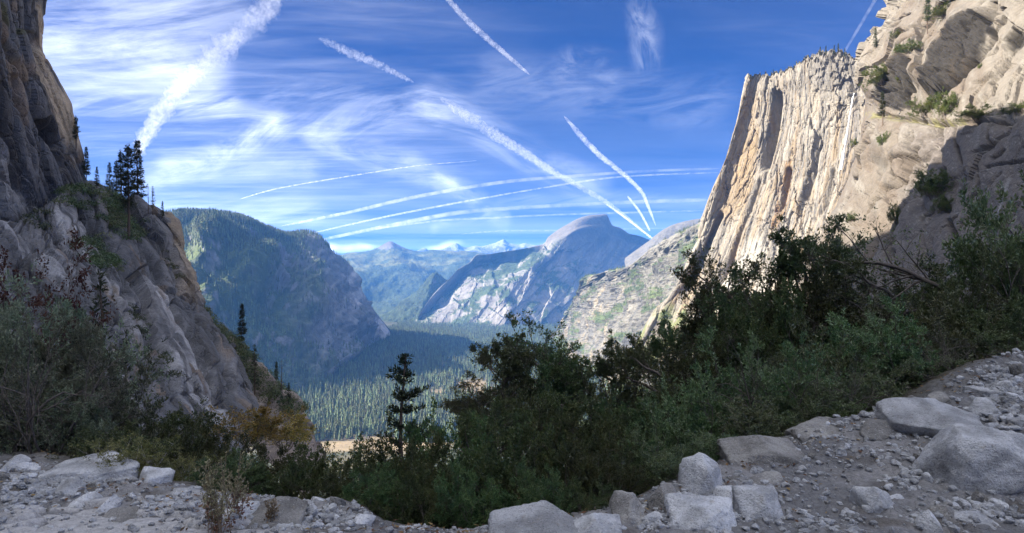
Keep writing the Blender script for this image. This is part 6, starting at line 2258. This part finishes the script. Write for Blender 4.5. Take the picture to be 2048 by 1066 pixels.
# ---- the waterfall
def waterfall():
    L = LANDS['wall']
    rng = np.random.default_rng(2)
    V, Fq = [], []
    pts = []
    for k, (px, py) in enumerate(_cr(np.array(WATER_LINE, float), 40)):
        p = L.pick(px, py, 4)
        pts.append(p * (1 - 6.0 / p[1]))
    pts = np.array(pts)
    pts = np.stack([np.convolve(np.pad(pts[:, i], 3, 'edge'), np.ones(7) / 7, 'valid') for i in range(3)], 1)
    n = len(pts)
    fr = np.linspace(0, 1, n)
    wd = (.7 + 1.7 * fr) * (1 + .25 * rng.normal(size=n))
    m = 7
    for i in range(n):
        side = np.array([-pts[i][1], pts[i][0], 0.0]); side /= np.linalg.norm(side)
        to = -pts[i] / np.linalg.norm(pts[i])
        for j in range(m):
            s = j / (m - 1) * 2 - 1
            V.append(pts[i] + side * s * wd[i] + to * (1 - s * s) * 2.0 + rng.normal(0, .25, 3))
    V = np.array(V)
    m_, T, b = new_mat('falling_water')
    b.inputs['Base Color'].default_value = (.85, .88, .92, 1)
    b.inputs['Roughness'].default_value = .5
    geo = T.new('ShaderNodeNewGeometry').outputs['Position']
    mp = T.new('ShaderNodeMapping'); T.link(geo, mp.inputs['Vector']); mp.inputs['Scale'].default_value = (1, 1, .06)
    T.link(T.ramp(T.noise(mp.outputs[0], .7, 4, .6), .3, .62, .12, .95), b.inputs['Alpha'])
    me = mesh_from('waterfall', V, grid_faces(n, m), m_, smooth=True)
    tag(add_obj('waterfall', me), 'thin white waterfall ribbon on the sunlit granite wall', 'waterfall')


waterfall()


# ---- aircraft trails: long tubes of ice cloud six kilometres up, lumpy where they have spread
def contrail(pts, tau, lump, label, seed, alt=6500.0, name='contrail', cat='contrail'):
    rng = np.random.default_rng(seed)
    q = _cr(np.array(pts, float), 70 if lump < .45 else 150)
    d = alt * F / (HY - q[:, 1])
    c = np.stack([(q[:, 0] - CX) / F * d, d, np.full(len(d), alt)], 1)
    dist = np.linalg.norm(c, axis=1)
    q[:, 0] += .35 * q[:, 2] * np.interp(np.arange(len(q)), np.arange(0, len(q) + 9, 9), rng.normal(0, .5, len(np.arange(0, len(q) + 9, 9))))
    r = q[:, 2] * (.42 if lump < .45 else .40) / F * d
    n, m = len(c), (10 if lump < .45 else 20)
    t = np.gradient(c, axis=0); t /= np.linalg.norm(t, axis=1, keepdims=True)
    w = c / dist[:, None]
    a = np.cross(t, w); a /= np.linalg.norm(a, axis=1, keepdims=True) + 1e-9
    b = np.cross(t, a)
    ph = np.arange(m) / m * 2 * math.pi
    P = np.zeros((n, m, 3))
    s = np.linspace(0, 1, n)
    ends = np.sqrt(np.clip(np.minimum(s, 1 - s) * (18 if lump < .45 else 9), .02, 1))
    arc = np.concatenate([[0], np.cumsum(np.linalg.norm(np.diff(c, axis=0), axis=1) / (r[1:] + 1))])
    for j in range(m):
        k = 1 + lump * fbm(np.stack([arc * .8, np.full(n, math.cos(ph[j]) * 1.2), np.full(n, math.sin(ph[j]) * 1.2 + seed * 7)], 1), 5, seed, .7)
        rr = (r * ends * np.clip(k, .15, 3))[:, None]
        P[:, j] = c + a * math.cos(ph[j]) * rr + b * math.sin(ph[j]) * rr
    i = np.arange(n - 1)[:, None] * m
    k = np.arange(m)[None]
    f = np.stack([i + k, i + (k + 1) % m, i + m + (k + 1) % m, i + m + k], -1).reshape(-1, 4)
    cap0 = np.array([[*range(m)][::-1]]); cap1 = np.array([[(n - 1) * m + x for x in range(m)]])
    mt = bpy.data.materials.new('ice_cloud')
    mt.use_nodes = True
    T = NT(mt.node_tree)
    for nd in list(T.n): T.n.remove(nd)
    v = T.new('ShaderNodeVolumePrincipled')
    v.inputs['Color'].default_value = (1, 1, 1, 1)
    R = float(np.median(r))
    dens = tau / (2 * R)
    pos = T.new('ShaderNodeNewGeometry').outputs['Position']
    if lump < .45:
        nz = T.noise(pos, 1.0 / (R * 9.0), 3, .6, .2)
        T.link(T.math('MULTIPLY', T.ramp(nz, .25, .70, .15, 1.5), dens * .42), v.inputs['Density'])
    else:
        # torn by the wind: the ice is bunched in streaks across the trail
        nz = T.noise(pos, 1.0 / (R * .7), 6, .75, 1.2)
        big = T.noise(pos, 1.0 / (R * 5.0), 3, .6, .5)
        T.link(T.math('MULTIPLY', T.math('MULTIPLY', T.ramp(nz, .40, .70), T.ramp(big, .30, .62, .15, 1.0)), dens * 2.6), v.inputs['Density'])
    v.inputs['Anisotropy'].default_value = 0.0
    out = T.new('ShaderNodeOutputMaterial')
    T.link(v.outputs[0], out.inputs['Volume'])
    me = mesh_from(name, P.reshape(-1, 3), [f, cap0, cap1], mt, smooth=True)
    tag(add_obj(name, me), label, cat, 'aircraft trails')


CONTRAILS = [
    ([(276, 312, 40), (292, 268, 34), (330, 215, 40), (372, 165, 38), (408, 130, 42), (440, 105, 50), (490, 62, 44), (520, 30, 50), (545, -4, 52), (570, -50, 60)], .20, .8, 'broad fluffy contrail rising from the left pines to the top edge'),
    ([(480, 398, 3.0), (560, 376, 3.2), (700, 352, 3.4), (830, 332, 3.0), (920, 324, 2.4), (955, 321, 1.5)], 0.50, .1, 'short crisp thin contrail alone on the left'),
    ([(558, 453, 5), (700, 424, 8), (830, 394, 9), (1000, 365, 9), (1160, 351, 8), (1300, 342, 7), (1440, 337, 6)], 0.40, 0.12, 'long soft contrail arching to the wall, uppermost of the flat ones'),
    ([(612, 469, 3), (750, 438, 4.5), (880, 412, 5), (1060, 380, 4), (1200, 358, 5), (1300, 350, 4.5), (1440, 345, 4)], 0.45, 0.08, 'narrow contrail just under the uppermost flat one'),
    ([(636, 481, 8), (760, 455, 9), (900, 428, 11), (1000, 418, 10), (1180, 408, 9), (1300, 403, 10), (1420, 400, 10)], 0.45, 0.14, 'broad flat contrail passing over the rounded summit of the great dome'),
    ([(740, 459, 4), (870, 442, 5), (960, 437, 5), (1100, 430, 5), (1260, 425, 5), (1410, 421, 4)], 0.45, 0.10, 'flat contrail just under the broad one'),
    ([(920, 468, 3), (1000, 462, 4), (1110, 461, 4), (1300, 457, 3), (1400, 456, 3)], 0.30, 0.10, 'lowest faint contrail touching the top of the great dome'),
    ([(880, 195, 26), (960, 250, 26), (1040, 300, 22), (1110, 346, 16), (1190, 390, 12), (1250, 432, 8), (1302, 477, 5)], .13, .6, 'wide worn contrail slanting down across the middle to the right ridge'),
    ([(1128, 232, 10), (1165, 275, 14), (1200, 311, 13), (1250, 351, 11), (1283, 384, 9), (1296, 412, 7), (1312, 452, 5)], .22, .5, 'bent ragged contrail dropping steeply to the right ridge'),
    ([(880, -20, 14), (905, 8, 13), (940, 46, 15), (1004, 102, 12), (1060, 150, 8)], .20, .5, 'contrail slanting in from the top edge at the middle'),
    ([(636, 76, 12), (700, 105, 20), (760, 131, 17), (828, 165, 8)], .20, .8, 'short feathery contrail high left of the middle'),
    ([(1212, 408, 4), (1250, 435, 5), (1306, 478, 5)], 0.55, 0.08, 'short bright contrail just left of the ridge, crossing the worn one'),
    ([(1255, 392, 5), (1280, 425, 6), (1300, 462, 5)], 0.30, 0.16, 'short faint contrail between the bright one and the ridge'),
    ([(1688, 105, 6), (1722, 48, 8), (1756, -10, 9)], .09, 0.12, 'faint contrail at the upper right beside the broken edge'),
]
for _k, (_p, _t, _l, _lab) in enumerate(CONTRAILS):
    contrail(_p, _t, _l, _lab, 900 + _k)


# ---- dry flower stalks on the left of the path
M_STALK = bark_mat('dry_stalk', (.24, .18, .12), 60)


def dry_stalks(px, foot, top, d, n, width, label, seed):
    P = Plant(seed)
    rng = P.rng
    x, y, z = at(px, foot, d)
    h = (foot - top) / F * d
    w = width / F * d
    for k in range(n):
        b = np.array([rng.normal(0, w * .10), rng.normal(0, w * .10), -.03])
        L = h * rng.uniform(.55, 1.03)
        a = rng.uniform(0, 6.28)
        ln = rng.uniform(.0, .55) * w / h
        dd = np.array([math.cos(a) * ln, math.sin(a) * ln, 1.0])
        pts, _ = P.curve(b, dd / np.linalg.norm(dd), L, 7, .05, (0, 0, .12))
        P.tube(pts, .0035, .0015, 4)
        P.leaves_on(pts, int(52 * L / h), .020, .012, .5, .7, .5, .4)
        for _ in range(3):
            q = pts[rng.integers(2, 6)]
            r = rng.normal(size=3); r[2] = abs(r[2]) + .8; r /= np.linalg.norm(r)
            tw, _ = P.curve(q, r, L * .28, 3, .1, (0, 0, .3))
            P.tube(tw, .0018, .001, 3)
            P.leaves_on(tw, 14, .018, .010, .4, .7, .3, .4)
    V, f, c = P.leaf_arrays([(.17, .13, .075), (.26, .21, .13), (.36, .30, .20)])
    o = empty('dry_plant', (x, y, gz(x, y)))
    tag(o, label, 'dry plant')
    add_obj('seed_heads', mesh_from('seed_heads', V, f, M_DRY, c), o)
    add_obj('stems', mesh_from('stems', np.concatenate(P.bv), np.concatenate(P.bf), M_STALK, smooth=True), o)
    P2 = Plant(seed + 1)
    for k in range(n):
        pts, _ = P2.curve((rng.normal(0, w * .12), rng.normal(0, w * .12), 0), (rng.normal(0, .3), rng.normal(0, .3), 1), h * .42, 4, .12, (0, 0, .1))
        P2.tube(pts, .002, .001, 3)
        P2.leaves_on(pts, 16, .030, .02, -.2, .5, .1, .3)
    V, f, c = P2.leaf_arrays([(.12, .055, .04), (.20, .10, .07), (.28, .18, .12)])
    lf = add_obj('withered_leaves', mesh_from('withered_leaves', V, f, M_DRY, c), o)


dry_stalks(438, 1048, 868, 4.75, 15, 110, 'tall dry stalks with pale seed heads on the left of the path', 5)
dry_stalks(545, 1030, 962, 5.05, 3, 40, 'few short dry stalks by the rubble right of the tall ones', 15)
dry_stalks(478, 1022, 905, 5.0, 6, 60, 'dry stalks leaning right behind the round faced boulder', 25)


def leaning_tree():
    """a dark limb that leans out to the left over the right hand thicket"""
    P = Plant(77)
    x, y, z = at(1915, 605, 12.0)
    spec = [dict(n=8, wander=.10, pull=(-.1, 0, .05)),
            dict(n=6, wander=.16, pull=(0, 0, .1), k=9, angle=38, len=.50, thin=.5, lift=.05, **{'from': .3}),
            dict(n=5, wander=.2, pull=(0, 0, .1), k=6, angle=40, len=.5, thin=.55, lift=.05),
            dict(n=3, wander=.2, pull=(0, 0, .1), k=4, angle=42, len=.55, thin=.6, lift=.0, leaves=4, size=.06, spread=.03, aspect=.45)]
    P.grow((0, 0, 0), (-.85, .1, .50), 2.0, .055, 0, spec)
    P.tube(np.array([(0, 0, 0), (.25, .05, -.5), (.35, .1, -1.6)]), .06, .09, 6)
    parts = P.build('leaning_tree', BAY, M_LEAF, M_BARK, 'crown', 'trunk')
    o = empty('leaning_tree', (x, y, z))
    tag(o, 'dark leaning tree with mostly bare limbs reaching left before the shaded slab', 'tree')
    for part, me in parts: add_obj(part, me, o)


leaning_tree()
